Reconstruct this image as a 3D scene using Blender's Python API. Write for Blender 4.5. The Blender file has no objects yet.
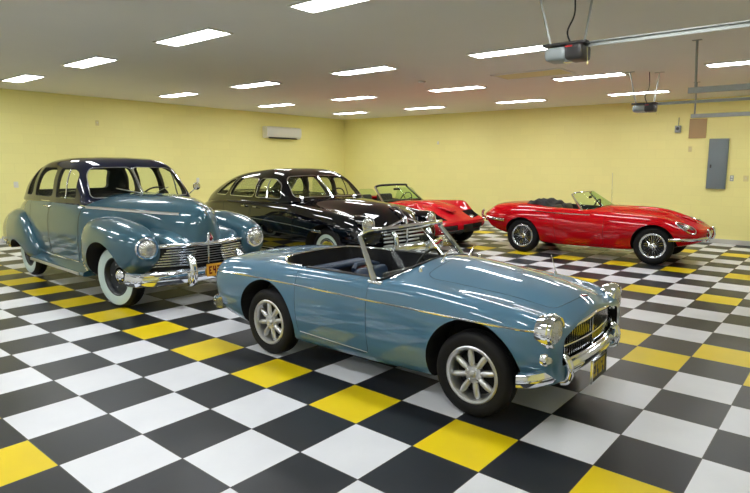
import bpy, bmesh, math, random
import numpy as np
from mathutils import Vector, Matrix, Euler
from mathutils.bvhtree import BVHTree

random.seed(7)
SC = bpy.context.scene
COL = SC.collection
T = 0.457                      # floor tile edge (18 inch)
PI = math.pi

# ------------------------------------------------------------------ camera
F_PX, CX_PX = 563.27, 375 + 43.52
cam_d = bpy.data.cameras.new('camera')
cam = bpy.data.objects.new('camera', cam_d)
COL.objects.link(cam)
cam_d.sensor_fit = 'HORIZONTAL'
cam_d.sensor_width = 36.0
cam_d.lens = 36.0 * F_PX / 750.0
cam_d.shift_x = -(CX_PX - 375) / 750.0
cam_d.clip_start = 0.05
cam.location = (1.9307, -2.4311, 1.638)
_R = np.array([[0.78839121, 0.61513825, 0.00665081],
               [0.09414844, -0.10996723, -0.98946616],
               [-0.60792711, 0.78071258, -0.1446115]])
cam.rotation_mode = 'QUATERNION'
cam.rotation_quaternion = Matrix([[_R[0][i], -_R[1][i], -_R[2][i]] for i in range(3)]).to_quaternion()
SC.camera = cam

# ------------------------------------------------------------------ world, exposure
w = bpy.data.worlds.new('world'); SC.world = w
w.use_nodes = True
w.node_tree.nodes['Background'].inputs[0].default_value = (0.8, 0.85, 1, 1)
w.node_tree.nodes['Background'].inputs[1].default_value = 0.0
SC.view_settings.view_transform = 'Standard'
SC.view_settings.look = 'None'
SC.view_settings.gamma = 1.0
SC.view_settings.exposure = 0.0
SC.cycles.use_denoising = True
SC.cycles.max_bounces = 8
SC.cycles.diffuse_bounces = 5
SC.cycles.glossy_bounces = 5
SC.cycles.transparent_max_bounces = 16
SC.cycles.sample_clamp_indirect = 6
LAMP = 29.0                    # emission of the ceiling light diffusers

# ------------------------------------------------------------------ materials
def srgb(r, g, b):
    f = lambda c: ((c / 255 + 0.055) / 1.055) ** 2.4 if c > 10 else c / 255 / 12.92
    return (f(r), f(g), f(b), 1)

def mat(name, col, rough=0.5, metal=0.0, coat=0.0, coat_r=0.03, spec=0.5, noise=None, bump=None, emit=None):
    m = bpy.data.materials.new(name); m.use_nodes = True
    nt = m.node_tree; b = nt.nodes['Principled BSDF']
    b.inputs['Base Color'].default_value = col
    b.inputs['Roughness'].default_value = rough
    b.inputs['Metallic'].default_value = metal
    b.inputs['Coat Weight'].default_value = coat
    b.inputs['Coat Roughness'].default_value = coat_r
    b.inputs['Coat IOR'].default_value = 1.6
    b.inputs['Specular IOR Level'].default_value = spec
    tc = nt.nodes.new('ShaderNodeTexCoord')
    if noise:
        n = nt.nodes.new('ShaderNodeTexNoise'); n.inputs['Scale'].default_value = noise[0]; n.inputs['Detail'].default_value = 5
        nt.links.new(tc.outputs['Object'], n.inputs['Vector'])
        mx = nt.nodes.new('ShaderNodeMix'); mx.data_type = 'RGBA'
        k = noise[1]
        mx.inputs[6].default_value = tuple(c * (1 - k) for c in col[:3]) + (1,)
        mx.inputs[7].default_value = tuple(min(1, c * (1 + k)) for c in col[:3]) + (1,)
        nt.links.new(n.outputs['Fac'], mx.inputs[0])
        nt.links.new(mx.outputs[2], b.inputs['Base Color'])
    if bump:
        n = nt.nodes.new('ShaderNodeTexNoise'); n.inputs['Scale'].default_value = bump[0]; n.inputs['Detail'].default_value = 4
        nt.links.new(tc.outputs['Object'], n.inputs['Vector'])
        bp = nt.nodes.new('ShaderNodeBump'); bp.inputs['Strength'].default_value = bump[1]; bp.inputs['Distance'].default_value = 0.01
        nt.links.new(n.outputs['Fac'], bp.inputs['Height'])
        nt.links.new(bp.outputs['Normal'], b.inputs['Normal'])
    if emit:
        b.inputs['Emission Color'].default_value = emit[0]
        b.inputs['Emission Strength'].default_value = emit[1]
    return m

def glass_mat(name, tint, gloss=0.05, floor_gloss=0.002, rough=0.0):
    m = bpy.data.materials.new(name); m.use_nodes = True
    nt = m.node_tree; nt.nodes.clear()
    out = nt.nodes.new('ShaderNodeOutputMaterial')
    tr = nt.nodes.new('ShaderNodeBsdfTransparent'); tr.inputs[0].default_value = tint
    gl = nt.nodes.new('ShaderNodeBsdfGlossy'); gl.inputs['Roughness'].default_value = rough; gl.inputs[0].default_value = (1, 1, 1, 1)
    lw = nt.nodes.new('ShaderNodeLayerWeight'); lw.inputs['Blend'].default_value = 0.5
    pw = nt.nodes.new('ShaderNodeMath'); pw.operation = 'POWER'; pw.inputs[1].default_value = 5.0
    nt.links.new(lw.outputs['Facing'], pw.inputs[0])
    fr = nt.nodes.new('ShaderNodeMath'); fr.operation = 'MULTIPLY_ADD'; fr.inputs[1].default_value = gloss; fr.inputs[2].default_value = floor_gloss
    nt.links.new(pw.outputs[0], fr.inputs[0])
    mx = nt.nodes.new('ShaderNodeMixShader')
    nt.links.new(fr.outputs[0], mx.inputs[0]); nt.links.new(tr.outputs[0], mx.inputs[1]); nt.links.new(gl.outputs[0], mx.inputs[2])
    nt.links.new(mx.outputs[0], out.inputs[0])
    return m

M = {}
M['blue'] = mat('steel_blue_paint', srgb(74, 114, 140), 0.42, 0.2, 1.0, 0.03, 0.15, noise=(1.5, 0.05))
M['teal'] = mat('teal_blue_paint', srgb(50, 88, 104), 0.38, 0.3, 1.0, 0.04, 0.15, noise=(2.0, 0.06))
M['navy'] = mat('dark_navy_paint', srgb(14, 20, 46), 0.4, 0.0, 1.0, 0.03, 0.0)
M['black_paint'] = mat('black_navy_paint', srgb(5, 6, 12), 0.5, 0.0, 1.0, 0.03, 0.0)
M['red'] = mat('red_paint', srgb(184, 8, 22), 0.5, 0.0, 0.65, 0.03, 0.0)
M['red2'] = mat('bright_red_paint', srgb(198, 22, 36), 0.5, 0.0, 0.7, 0.05, 0.0)
M['chrome'] = mat('chrome', (0.80, 0.83, 0.88, 1), 0.08, 1.0)
M['satin'] = mat('satin_alloy', (0.60, 0.61, 0.63, 1), 0.36, 0.95)
M['rubber'] = mat('tyre_rubber', srgb(20, 20, 22), 0.6, spec=0.25, noise=(60, 0.1))
M['whitewall'] = mat('whitewall_rubber', srgb(190, 208, 206), 0.5)
M['black'] = mat('black_trim', srgb(16, 16, 17), 0.6)
M['cavity'] = mat('dark_parts_cavity_shade', srgb(14, 14, 15), 0.8)  # near-black shade painted into arches, openings, panel gaps; also drums and apron
M['blackcloth'] = mat('folded_black_hood_cloth', srgb(20, 21, 25), 0.9, bump=(30, 0.4))
M['navyseat'] = mat('blue_vinyl', srgb(34, 50, 72), 0.5)
M['greyseat'] = mat('grey_seat_cloth', srgb(60, 56, 50), 0.8, noise=(20, 0.1))
M['blackseat'] = mat('black_vinyl', srgb(26, 26, 30), 0.45)
M['wheelblue'] = mat('dark_wheel_paint', srgb(14, 22, 28), 0.5, coat=0.15)
M['hubyellow'] = mat('yellow_hub_paint', srgb(170, 160, 60), 0.35, coat=0.5)
M['lens'] = mat('headlamp_lens', (0.55, 0.57, 0.56, 1), 0.16, 0.85, 1.0, 0.02, bump=(60, 0.6))
M['clearlens'] = mat('indicator_lens', srgb(200, 200, 190), 0.15, 0.3, 1.0)
M['redlens'] = mat('red_lens', srgb(140, 10, 12), 0.2, coat=1.0)
M['plate_orange'] = mat('orange_plate', srgb(208, 150, 30), 0.45)
M['plate_black'] = mat('black_plate', srgb(22, 22, 18), 0.4)
M['plate_yellow'] = mat('yellow_characters', srgb(200, 175, 40), 0.45)
M['glass'] = glass_mat('clear_glass', (0.95, 0.97, 0.95, 1))
M['glass_dark'] = glass_mat('tinted_glass', (0.93, 0.95, 0.92, 1), 0.5, 0.02)
M['glass_green'] = glass_mat('green_tinted_glass', (0.86, 0.93, 0.84, 1))
M['wood'] = mat('brown_board', srgb(178, 152, 98), 0.8, noise=(6, 0.1))
M['panelgrey'] = mat('grey_enamel_steel', srgb(112, 124, 130), 0.5)
M['steel'] = mat('galvanised_steel', srgb(150, 155, 152), 0.45, 0.6, noise=(14, 0.15))
M['white_plastic'] = mat('white_plastic', srgb(225, 225, 215), 0.45)
M['ivory'] = mat('ivory_plastic', srgb(222, 212, 150), 0.5)
M['grey_plastic'] = mat('grey_plastic', srgb(150, 158, 160), 0.4)
M['dark_plastic'] = mat('dark_plastic', srgb(48, 46, 46), 0.4)
M['red_led'] = mat('red_mark', srgb(190, 40, 40), 0.4)
M['lightframe'] = mat('white_light_frame', srgb(215, 215, 208), 0.5)
M['diffuser'] = mat('lit_diffuser', (1, 1, 1, 1), 0.5, emit=((0.97, 0.99, 1.0, 1), LAMP))
M['badge'] = mat('dark_red_badge', srgb(110, 20, 26), 0.25, coat=1.0)
M['plywood'] = mat('brown_panel', srgb(176, 150, 110), 0.7)
M['hatch'] = mat('cream_panel', srgb(224, 214, 160), 0.7)

# ------------------------------------------------------------------ mesh helpers
def new_obj(name, V, F, m, parent=None, sharp=35.0, smooth=True):
    me = bpy.data.meshes.new(name)
    me.from_pydata([tuple(v) for v in V], [], [tuple(f) for f in F])
    me.materials.append(m)
    return finish(name, me, parent, sharp, smooth)

def finish(name, me, parent=None, sharp=35.0, smooth=True):
    me.update()
    if smooth:
        me.polygons.foreach_set('use_smooth', [True] * len(me.polygons))
        me.set_sharp_from_angle(angle=math.radians(sharp))
    else:
        me.polygons.foreach_set('use_smooth', [False] * len(me.polygons))
    o = bpy.data.objects.new(name, me); COL.objects.link(o)
    if parent is not None: o.parent = parent
    return o

def fix_normals(V, F):
    bm = bmesh.new()
    vs = [bm.verts.new(tuple(v)) for v in V]
    for f in F:
        if len(set(f)) > 2:
            try: bm.faces.new([vs[i] for i in f])
            except ValueError: pass
    bmesh.ops.remove_doubles(bm, verts=bm.verts, dist=1e-5)
    bmesh.ops.recalc_face_normals(bm, faces=bm.faces)
    bm.verts.index_update()
    V2 = [tuple(v.co) for v in bm.verts]; F2 = [tuple(v.index for v in f.verts) for f in bm.faces]
    bm.free()
    return V2, F2

class MB:
    """collects shapes into one mesh"""
    def __init__(s): s.V = []; s.F = []
    def add(s, V, F):
        n = len(s.V); s.V += [tuple(v) for v in V]; s.F += [tuple(i + n for i in f) for f in F]; return s
    def box(s, c, d, rot=None, bev=0.0):
        bm = bmesh.new(); bmesh.ops.create_cube(bm, size=1.0)
        for v in bm.verts: v.co = Vector((v.co.x * d[0], v.co.y * d[1], v.co.z * d[2]))
        if bev > 0:
            bmesh.ops.bevel(bm, geom=list(bm.edges), offset=min(bev, min(d) * 0.45), segments=3, profile=0.5, affect='EDGES')
        R = Euler(rot).to_matrix() if rot else Matrix.Identity(3)
        V = [R @ v.co + Vector(c) for v in bm.verts]; F = [[v.index for v in f.verts] for f in bm.faces]
        bm.free(); return s.add(V, F)
    def tube(s, pts, r, n=8, caps=True):
        V, F = tube_geo(pts, r, n, caps); return s.add(V, F)
    def lathe(s, prof, axis='y', c=(0, 0, 0), n=32, close=False, rot=None):
        V, F = lathe_geo(prof, n, close)
        out = []
        R = Euler(rot).to_matrix() if rot else None
        for v in V:      # lathe_geo is around z
            if axis == 'y': q = Vector((v[0], v[2], v[1]))
            elif axis == 'x': q = Vector((v[2], v[0], v[1]))
            else: q = Vector(v)
            if R: q = R @ q
            out.append(q + Vector(c))
        if axis in ('y',): F = [f[::-1] for f in F]
        return s.add(out, F)
    def prism(s, outline, axis, a, b):
        V, F = prism_geo(outline, axis, a, b); return s.add(V, F)
    def build(s, name, m, parent=None, sharp=35, smooth=True):
        V, F = fix_normals(s.V, s.F)
        return new_obj(name, V, F, m, parent, sharp, smooth)

def tube_geo(pts, r, n=8, caps=True):
    P = [Vector(p) for p in pts]; V = []; F = []
    rr = r if isinstance(r, (list, tuple)) else [r] * len(P)
    up = None
    for i, p in enumerate(P):
        t = (P[min(i + 1, len(P) - 1)] - P[max(i - 1, 0)]).normalized()
        if up is None:
            up = Vector((0, 0, 1)) if abs(t.z) < 0.9 else Vector((1, 0, 0))
        a = (up - t * up.dot(t)).normalized(); up = a; b = t.cross(a)
        for k in range(n):
            th = 2 * PI * k / n
            V.append(p + (a * math.cos(th) + b * math.sin(th)) * rr[i])
    for i in range(len(P) - 1):
        for k in range(n):
            F.append((i * n + k, i * n + (k + 1) % n, (i + 1) * n + (k + 1) % n, (i + 1) * n + k))
    if caps:
        F.append(tuple(range(n))[::-1]); F.append(tuple((len(P) - 1) * n + k for k in range(n)))
    return V, F

def lathe_geo(prof, n=32, close=False):
    V = []; F = []; m = len(prof)
    for r, h in prof:
        for k in range(n):
            th = 2 * PI * k / n; V.append((r * math.cos(th), r * math.sin(th), h))
    rows = m if close else m - 1
    for i in range(rows):
        j = (i + 1) % m
        for k in range(n):
            F.append((i * n + k, i * n + (k + 1) % n, j * n + (k + 1) % n, j * n + k))
    return V, F

def prism_geo(outline, axis, a, b):
    V = []
    for h in (a, b):
        for (u, v) in outline:
            V.append({'x': (h, u, v), 'y': (u, h, v), 'z': (u, v, h)}[axis])
    n = len(outline)
    F = [tuple(range(n)), tuple(range(2 * n - 1, n - 1, -1))]
    for k in range(n): F.append((k, k + n, (k + 1) % n + n, (k + 1) % n))
    return V, F

def pchip(xs, ys, xq):
    xs = np.array(xs, float); ys = np.array(ys, float)
    h = np.diff(xs); d = np.diff(ys) / h; n = len(xs); m = np.zeros(n)
    for i in range(1, n - 1):
        if d[i - 1] * d[i] > 0:
            w1 = 2 * h[i] + h[i - 1]; w2 = h[i] + 2 * h[i - 1]
            m[i] = (w1 + w2) / (w1 / d[i - 1] + w2 / d[i])
    m[0] = d[0]; m[-1] = d[-1]
    k = np.clip(np.searchsorted(xs, xq) - 1, 0, n - 2); t = (xq - xs[k]) / h[k]
    return ((2 * t**3 - 3 * t**2 + 1) * ys[k] + (t**3 - 2 * t**2 + t) * h[k] * m[k]
            + (-2 * t**3 + 3 * t**2) * ys[k + 1] + (t**3 - t**2) * h[k] * m[k + 1])

def crom(P, sub, closed=False):
    """Catmull-Rom through points P (2D or 3D)"""
    P = [np.array(p, float) for p in P]; n = len(P); out = []
    rng = n if closed else n - 1
    for i in range(rng):
        p1, p2 = P[i], P[(i + 1) % n]
        p0 = P[(i - 1) % n] if (closed or i > 0) else 2 * p1 - p2
        p3 = P[(i + 2) % n] if (closed or i < n - 2) else 2 * p2 - p1
        d01 = max(np.linalg.norm(p1 - p0), 1e-6)**.5; d12 = max(np.linalg.norm(p2 - p1), 1e-6)**.5; d23 = max(np.linalg.norm(p3 - p2), 1e-6)**.5
        m1 = (p2 - p1) + d12 * ((p1 - p0) / d01 - (p2 - p0) / (d01 + d12))
        m2 = (p2 - p1) + d12 * ((p3 - p2) / d23 - (p3 - p1) / (d12 + d23))
        for s in range(sub):
            t = s / sub
            out.append((2 * t**3 - 3 * t**2 + 1) * p1 + (t**3 - 2 * t**2 + t) * m1 + (-2 * t**3 + 3 * t**2) * p2 + (t**3 - t**2) * m2)
    if not closed: out.append(P[-1])
    return out

def stations(x0, x1, n, xs):
    """evenly spread stations, denser towards the ends"""
    u = np.linspace(0, 1, n)
    q = x0 + (x1 - x0) * (u - 0.10 * np.sin(2 * PI * u))
    return q

def body_loft(keys, nx=84, sub=4):
    """keys: (x, [half profile from bottom to top centre]); mirrored in y, closed, capped"""
    keys = sorted(keys, key=lambda k: k[0])
    xs = [k[0] for k in keys]; K = len(keys[0][1])
    q = stations(xs[0], xs[-1], nx, xs)
    Y = [pchip(xs, [k[1][j][0] for k in keys], q) for j in range(K)]
    Z = [pchip(xs, [k[1][j][1] for k in keys], q) for j in range(K)]
    V = []; ring = None
    for i in range(nx):
        half = [(Y[j][i], Z[j][i]) for j in range(K)]
        full = half + [(-y, z) for y, z in half[-2::-1]]
        c = crom(full, sub)
        ring = len(c)
        V += [(q[i], p[0], p[1]) for p in c]
    F = []
    for i in range(nx - 1):
        for k in range(ring):
            a = i * ring + k; b = i * ring + (k + 1) % ring
            F.append((a, b, b + ring, a + ring))
    F.append(tuple(range(ring))[::-1]); F.append(tuple((nx - 1) * ring + k for k in range(ring)))
    return fix_normals(V, F)

def superloft(keys, nx=48, ns=40, e=2.6):
    """keys: (x, yc, zc, a, b); superellipse sections"""
    xs = [k[0] for k in keys]; q = stations(xs[0], xs[-1], nx, xs)
    C = [pchip(xs, [k[j] for k in keys], q) for j in range(1, 5)]
    V = []
    for i in range(nx):
        for k in range(ns):
            th = 2 * PI * k / ns; c, s = math.cos(th), math.sin(th)
            V.append((q[i], C[0][i] + C[2][i] * abs(c)**(2 / e) * (1 if c >= 0 else -1), C[1][i] + C[3][i] * abs(s)**(2 / e) * (1 if s >= 0 else -1)))
    F = []
    for i in range(nx - 1):
        for k in range(ns):
            a = i * ns + k; b = i * ns + (k + 1) % ns
            F.append((a, b, b + ns, a + ns))
    F.append(tuple(range(ns))[::-1]); F.append(tuple((nx - 1) * ns + k for k in range(ns)))
    return fix_normals(V, F)

def offset_geo(VF, d):
    """move every vertex along its smooth normal by d"""
    V, F = VF
    me = bpy.data.meshes.new('t'); me.from_pydata(V, [], F); me.update()
    out = [tuple(v.co + v.normal * d) for v in me.vertices]
    bpy.data.meshes.remove(me)
    return out, F

def mirror_y(VF):
    V, F = VF
    return [(v[0], -v[1], v[2]) for v in V], [f[::-1] for f in F]

def cyl(c, r, y0, y1, n=56):
    return fix_normals(*prism_geo([(c[0] + r * math.cos(2 * PI * k / n), c[1] + r * math.sin(2 * PI * k / n)) for k in range(n)], 'y', y0, y1))

def prism(outline, axis, a, b):
    return fix_normals(*prism_geo(outline, axis, a, b))

def rounded(pts, r=0.05, n=5):
    """round the corners of a polygon"""
    out = []; N = len(pts)
    for i in range(N):
        p = Vector(pts[i]); a = Vector(pts[i - 1]); b = Vector(pts[(i + 1) % N])
        ra = min(r, (a - p).length * 0.45, (b - p).length * 0.45)
        s = p + (a - p).normalized() * ra; e = p + (b - p).normalized() * ra
        for k in range(n + 1):
            t = k / n; q = s * (1 - t)**2 + p * 2 * t * (1 - t) + e * t**2
            out.append((q.x, q.y))
    return out

def grow(outline, d):
    """offset a 2D outline outward by d"""
    P = [Vector(p) for p in outline]; n = len(P)
    A = sum(P[i].x * P[(i + 1) % n].y - P[(i + 1) % n].x * P[i].y for i in range(n))
    s = 1 if A > 0 else -1; out = []
    for i in range(n):
        t = (P[(i + 1) % n] - P[i - 1])
        if t.length < 1e-9: out.append(tuple(P[i])); continue
        t.normalize(); out.append((P[i].x + s * t.y * d, P[i].y - s * t.x * d))
    return out

class Ref:
    """reference surface that gives clean shading normals after boolean cuts"""
    def __init__(s, VF):
        V, F = VF; T_ = []
        me = bpy.data.meshes.new('r'); me.from_pydata(V, [], F); me.update()
        me.calc_loop_triangles()
        s.N = [v.normal.copy() for v in me.vertices]; s.V = [v.co.copy() for v in me.vertices]
        s.F = [tuple(t.vertices) for t in me.loop_triangles]
        bpy.data.meshes.remove(me)
        s.bvh = BVHTree.FromPolygons(s.V, s.F)
    def normal(s, p, maxd=0.002):
        loc, n, idx, d = s.bvh.find_nearest(p)
        if idx is None or d > maxd: return None, None
        a, b, c = s.F[idx]
        from mathutils.interpolate import poly_3d_calc
        w_ = poly_3d_calc([s.V[a], s.V[b], s.V[c]], loc)
        return (s.N[a] * w_[0] + s.N[b] * w_[1] + s.N[c] * w_[2]).normalized(), n
    def ray(s, o, d):
        return s.bvh.ray_cast(Vector(o), Vector(d))

def mesh_obj(VF, mi=0, mats=()):
    me = bpy.data.meshes.new('tmp'); me.from_pydata([tuple(v) for v in VF[0]], [], [tuple(f) for f in VF[1]])
    for m in mats: me.materials.append(m)
    me.update()
    me.polygons.foreach_set('material_index', [mi] * len(me.polygons))
    o = bpy.data.objects.new('tmp', me); COL.objects.link(o); return o

def cut(VF, ops, mats):
    """ops: list of ('-'|'&'|'+', VF, material_index). Returns a mesh datablock."""
    A = mesh_obj(VF, 0, mats) if isinstance(VF, tuple) else None
    if A is None:
        A = bpy.data.objects.new('tmp', VF.copy()); COL.objects.link(A)
    tmp = []
    for op, B, mi in ops:
        b = mesh_obj(B, mi, mats); tmp.append(b)
        md = A.modifiers.new('b', 'BOOLEAN'); md.solver = 'EXACT'; md.object = b
        md.operation = {'-': 'DIFFERENCE', '&': 'INTERSECT', '+': 'UNION'}[op]
        md.material_mode = 'INDEX'
    dg = bpy.context.evaluated_depsgraph_get(); dg.update()
    me = bpy.data.meshes.new_from_object(A.evaluated_get(dg))
    for o in tmp + [A]:
        m_ = o.data; bpy.data.objects.remove(o); bpy.data.meshes.remove(m_)
    return me

def shade(me, ref, extra=()):
    """smooth shading with normals taken from the reference surfaces"""
    refs = [ref] + list(extra)
    me.polygons.foreach_set('use_smooth', [True] * len(me.polygons))
    me.update()
    cache = {}
    nor = [None] * len(me.loops)
    for p in me.polygons:
        pn = p.normal
        for li in p.loop_indices:
            vi = me.loops[li].vertex_index
            r = None
            for k, rf in enumerate(refs):
                if (vi, k) not in cache: cache[(vi, k)] = rf.normal(me.vertices[vi].co)
                n_, _ = cache[(vi, k)]
                if n_ is not None and n_.dot(pn) > 0.75: r = n_; break
            nor[li] = r if r is not None else pn
    me.normals_split_custom_set([tuple(n) for n in nor])

def place(name, me, parent):
    me.name = name
    o = bpy.data.objects.new(name, me); COL.objects.link(o); o.parent = parent
    return o

# ------------------------------------------------------------------ scene helpers
def thing(name, label, cat, loc=(0, 0, 0), rz=0.0, group=None):
    o = bpy.data.objects.new(name, None); COL.objects.link(o)
    o.location = loc; o.rotation_euler = (0, 0, rz); o.empty_display_size = 0.2
    o['label'] = label; o['category'] = cat
    if group: o['group'] = group
    return o

def tag(o, label, cat, group=None):
    o['label'] = label; o['category'] = cat
    if group: o['group'] = group
    return o

def struct(name, mb, m, smooth=False):
    o = mb.build(name, m, None, smooth=smooth); o['kind'] = 'structure'; return o

def lab(o, text): o['label'] = text; return o

# ------------------------------------------------------------------ structure
XL, XR, YB, YN, H = -11.62, 3.45, 10.955, -5.2, 3.064

def floor_material():
    m = bpy.data.materials.new('checker_floor_tiles'); m.use_nodes = True
    nt = m.node_tree; L = nt.links; N = nt.nodes; b = N['Principled BSDF']
    geo = N.new('ShaderNodeNewGeometry'); sep = N.new('ShaderNodeSeparateXYZ'); L.new(geo.outputs['Position'], sep.inputs[0])
    def math_(op, a, b_=None, c=None):
        n = N.new('ShaderNodeMath'); n.operation = op
        for i, v in enumerate((a, b_, c)):
            if v is None: continue
            if isinstance(v, (int, float)): n.inputs[i].default_value = v
            else: L.new(v, n.inputs[i])
        return n.outputs[0]
    u = math_('DIVIDE', sep.outputs[0], T); v = math_('DIVIDE', sep.outputs[1], T)
    i = math_('FLOOR', u); j = math_('FLOOR', v)
    s = math_('ADD', i, j)
    par = math_('FLOORED_MODULO', s, 2.0)            # 0 -> white, 1 -> black
    dark = math_('GREATER_THAN', par, 0.5)
    yel = None
    for r in (-4, 0, 5, 6, 11, 15, 20):
        c = math_('COMPARE', j, float(r), 0.3)
        yel = c if yel is None else math_('MAXIMUM', yel, c)
    fu = math_('FRACT', u); fv = math_('FRACT', v)
    eu = math_('MINIMUM', fu, math_('SUBTRACT', 1.0, fu)); ev = math_('MINIMUM', fv, math_('SUBTRACT', 1.0, fv))
    seam = math_('LESS_THAN', math_('MINIMUM', eu, ev), 0.006)
    nz = N.new('ShaderNodeTexNoise'); nz.inputs['Scale'].default_value = 3.0; nz.inputs['Detail'].default_value = 6
    L.new(geo.outputs['Position'], nz.inputs['Vector'])
    wn = N.new('ShaderNodeTexWhiteNoise'); wn.noise_dimensions = '2D'
    cmb = N.new('ShaderNodeCombineXYZ'); L.new(i, cmb.inputs[0]); L.new(j, cmb.inputs[1]); L.new(cmb.outputs[0], wn.inputs['Vector'])
    def mix(f, a, c):
        n = N.new('ShaderNodeMix'); n.data_type = 'RGBA'
        L.new(f, n.inputs[0])
        for k, q in ((6, a), (7, c)):
            if isinstance(q, tuple): n.inputs[k].default_value = q
            else: L.new(q, n.inputs[k])
        return n.outputs[2]
    white = mix(nz.outputs['Fac'], srgb(206, 209, 216), srgb(226, 228, 233))
    yellow = mix(nz.outputs['Fac'], srgb(212, 188, 12), srgb(232, 205, 22))
    black = mix(nz.outputs['Fac'], srgb(26, 29, 34), srgb(38, 42, 48))
    lightc = mix(yel, white, yellow)
    base = mix(dark, lightc, black)
    fin = mix(seam, base, srgb(70, 66, 64))
    vary = math_('MULTIPLY_ADD', wn.outputs['Value'], 0.08, 0.94)
    vm = N.new('ShaderNodeVectorMath'); vm.operation = 'SCALE'; L.new(fin, vm.inputs[0]); L.new(vary, vm.inputs['Scale'])
    L.new(vm.outputs[0], b.inputs['Base Color'])
    b.inputs['Roughness'].default_value = 0.36
    b.inputs['Specular IOR Level'].default_value = 0.3
    nb = N.new('ShaderNodeTexNoise'); nb.inputs['Scale'].default_value = 220.0; L.new(geo.outputs['Position'], nb.inputs['Vector'])
    hb = math_('SUBTRACT', math_('MULTIPLY', nb.outputs['Fac'], 0.3), seam)
    bp = N.new('ShaderNodeBump'); bp.inputs['Strength'].default_value = 0.25; bp.inputs['Distance'].default_value = 0.003
    L.new(hb, bp.inputs['Height']); L.new(bp.outputs[0], b.inputs['Normal'])
    return m

def wall_material(name, col):
    """painted concrete block: faint joints"""
    m = mat(name, col, 0.55)
    nt = m.node_tree; L = nt.links; N = nt.nodes; b = N['Principled BSDF']
    geo = N.new('ShaderNodeNewGeometry'); sep = N.new('ShaderNodeSeparateXYZ'); L.new(geo.outputs['Position'], sep.inputs[0])
    ad = N.new('ShaderNodeMath'); ad.operation = 'ADD'; L.new(sep.outputs[0], ad.inputs[0]); L.new(sep.outputs[1], ad.inputs[1])
    cb = N.new('ShaderNodeCombineXYZ'); L.new(ad.outputs[0], cb.inputs[0]); L.new(sep.outputs[2], cb.inputs[1])
    br = N.new('ShaderNodeTexBrick'); L.new(cb.outputs[0], br.inputs['Vector'])
    br.inputs['Scale'].default_value = 1.0; br.inputs['Brick Width'].default_value = 0.4; br.inputs['Row Height'].default_value = 0.2
    br.inputs['Mortar Size'].default_value = 0.006; br.inputs['Mortar Smooth'].default_value = 0.6
    nz = N.new('ShaderNodeTexNoise'); nz.inputs['Scale'].default_value = 9.0; nz.inputs['Detail'].default_value = 6; L.new(geo.outputs['Position'], nz.inputs['Vector'])
    k = tuple(c * 0.975 for c in col[:3]) + (1,)
    br.inputs['Color1'].default_value = col; br.inputs['Color2'].default_value = k
    br.inputs['Mortar'].default_value = tuple(c * 0.95 for c in col[:3]) + (1,)
    L.new(br.outputs['Color'], b.inputs['Base Color'])
    bp = N.new('ShaderNodeBump'); bp.inputs['Strength'].default_value = 0.25; bp.inputs['Distance'].default_value = 0.004; bp.invert = True
    L.new(br.outputs['Fac'], bp.inputs['Height'])
    bp2 = N.new('ShaderNodeBump'); bp2.inputs['Strength'].default_value = 0.06; bp2.inputs['Distance'].default_value = 0.01
    L.new(nz.outputs['Fac'], bp2.inputs['Height']); L.new(bp.outputs[0], bp2.inputs['Normal']); L.new(bp2.outputs[0], b.inputs['Normal'])
    return m

M['floor'] = floor_material()
M['wall'] = wall_material('yellow_block_wall', srgb(243, 236, 158))
M['ceiling'] = mat('ceiling_paint', srgb(224, 222, 218), 0.85, noise=(2.0, 0.02))
M['offwhite'] = mat('white_door_paint', srgb(222, 220, 212), 0.5)
M['base'] = mat('white_base_trim', srgb(196, 196, 188), 0.5)

def slab(x0, x1, y0, y1, z0, z1): return MB().box(((x0 + x1) / 2, (y0 + y1) / 2, (z0 + z1) / 2), (x1 - x0, y1 - y0, z1 - z0))
struct('floor', slab(XL - .2, XR + .2, YN - .2, YB + .2, -0.1, 0), M['floor'])
struct('ceiling', slab(XL - .2, XR + .2, YN - .2, YB + .2, H, H + .12), M['ceiling'])
struct('wall_left', slab(XL - .2, XL, YN, YB, 0, H), M['wall'])
struct('wall_back', slab(XL - .2, XR + .2, YB, YB + .2, 0, H), M['wall'])
struct('wall_right', slab(XR, XR + .2, YN, YB, 0, H), M['wall'])
struct('wall_near', slab(XL - .2, XR + .2, YN - .2, YN, 0, H), M['offwhite'])
for n_, (a_, b_) in enumerate(((.35, 3.95), (4.80, 8.40))):
    d_ = MB()
    for k_ in range(4): d_.box((XR - .03, (a_ + b_) / 2, .30 + k_ * .585), (.05, b_ - a_, .575), bev=.008)
    for k_ in range(4):
        for q_ in range(4): d_.box((XR - .058, a_ + (b_ - a_) * (q_ + .5) / 4, .30 + k_ * .585), (.012, (b_ - a_) / 4 - .16, .38), bev=.004)
    struct('door_%d' % (n_ + 1), d_, M['offwhite'])
struct('baseboard_back', slab(XL, XR, YB - .015, YB, 0, 0.10), M['base'])
struct('baseboard_left', slab(XL, XL + .015, YN, YB - .015, 0, 0.10), M['base'])

# ------------------------------------------------------------------ wheels and small car parts
def wheel_geo_tyre(R, w_, rim):
    h = w_ / 2; s = R - rim
    return [(rim - .01, -h * .75), (rim + s * .25, -h * .93), (rim + s * .55, -h), (R - s * .22, -h * .93), (R - s * .07, -h * .74), (R - .003, -h * .60),
            (R, -h * .55), (R, -h * .22), (R - .006, -h * .2), (R - .006, -h * .15), (R, -h * .13), (R, h * .13), (R - .006, h * .15), (R - .006, h * .2), (R, h * .22), (R, h * .55),
            (R - .003, h * .60), (R - s * .07, h * .74), (R - s * .22, h * .93), (rim + s * .55, h), (rim + s * .25, h * .93), (rim - .01, h * .75)]

def ring_mb(prof, n=48, close=True):
    return MB().lathe(prof, 'y', n=n, close=close)

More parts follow.
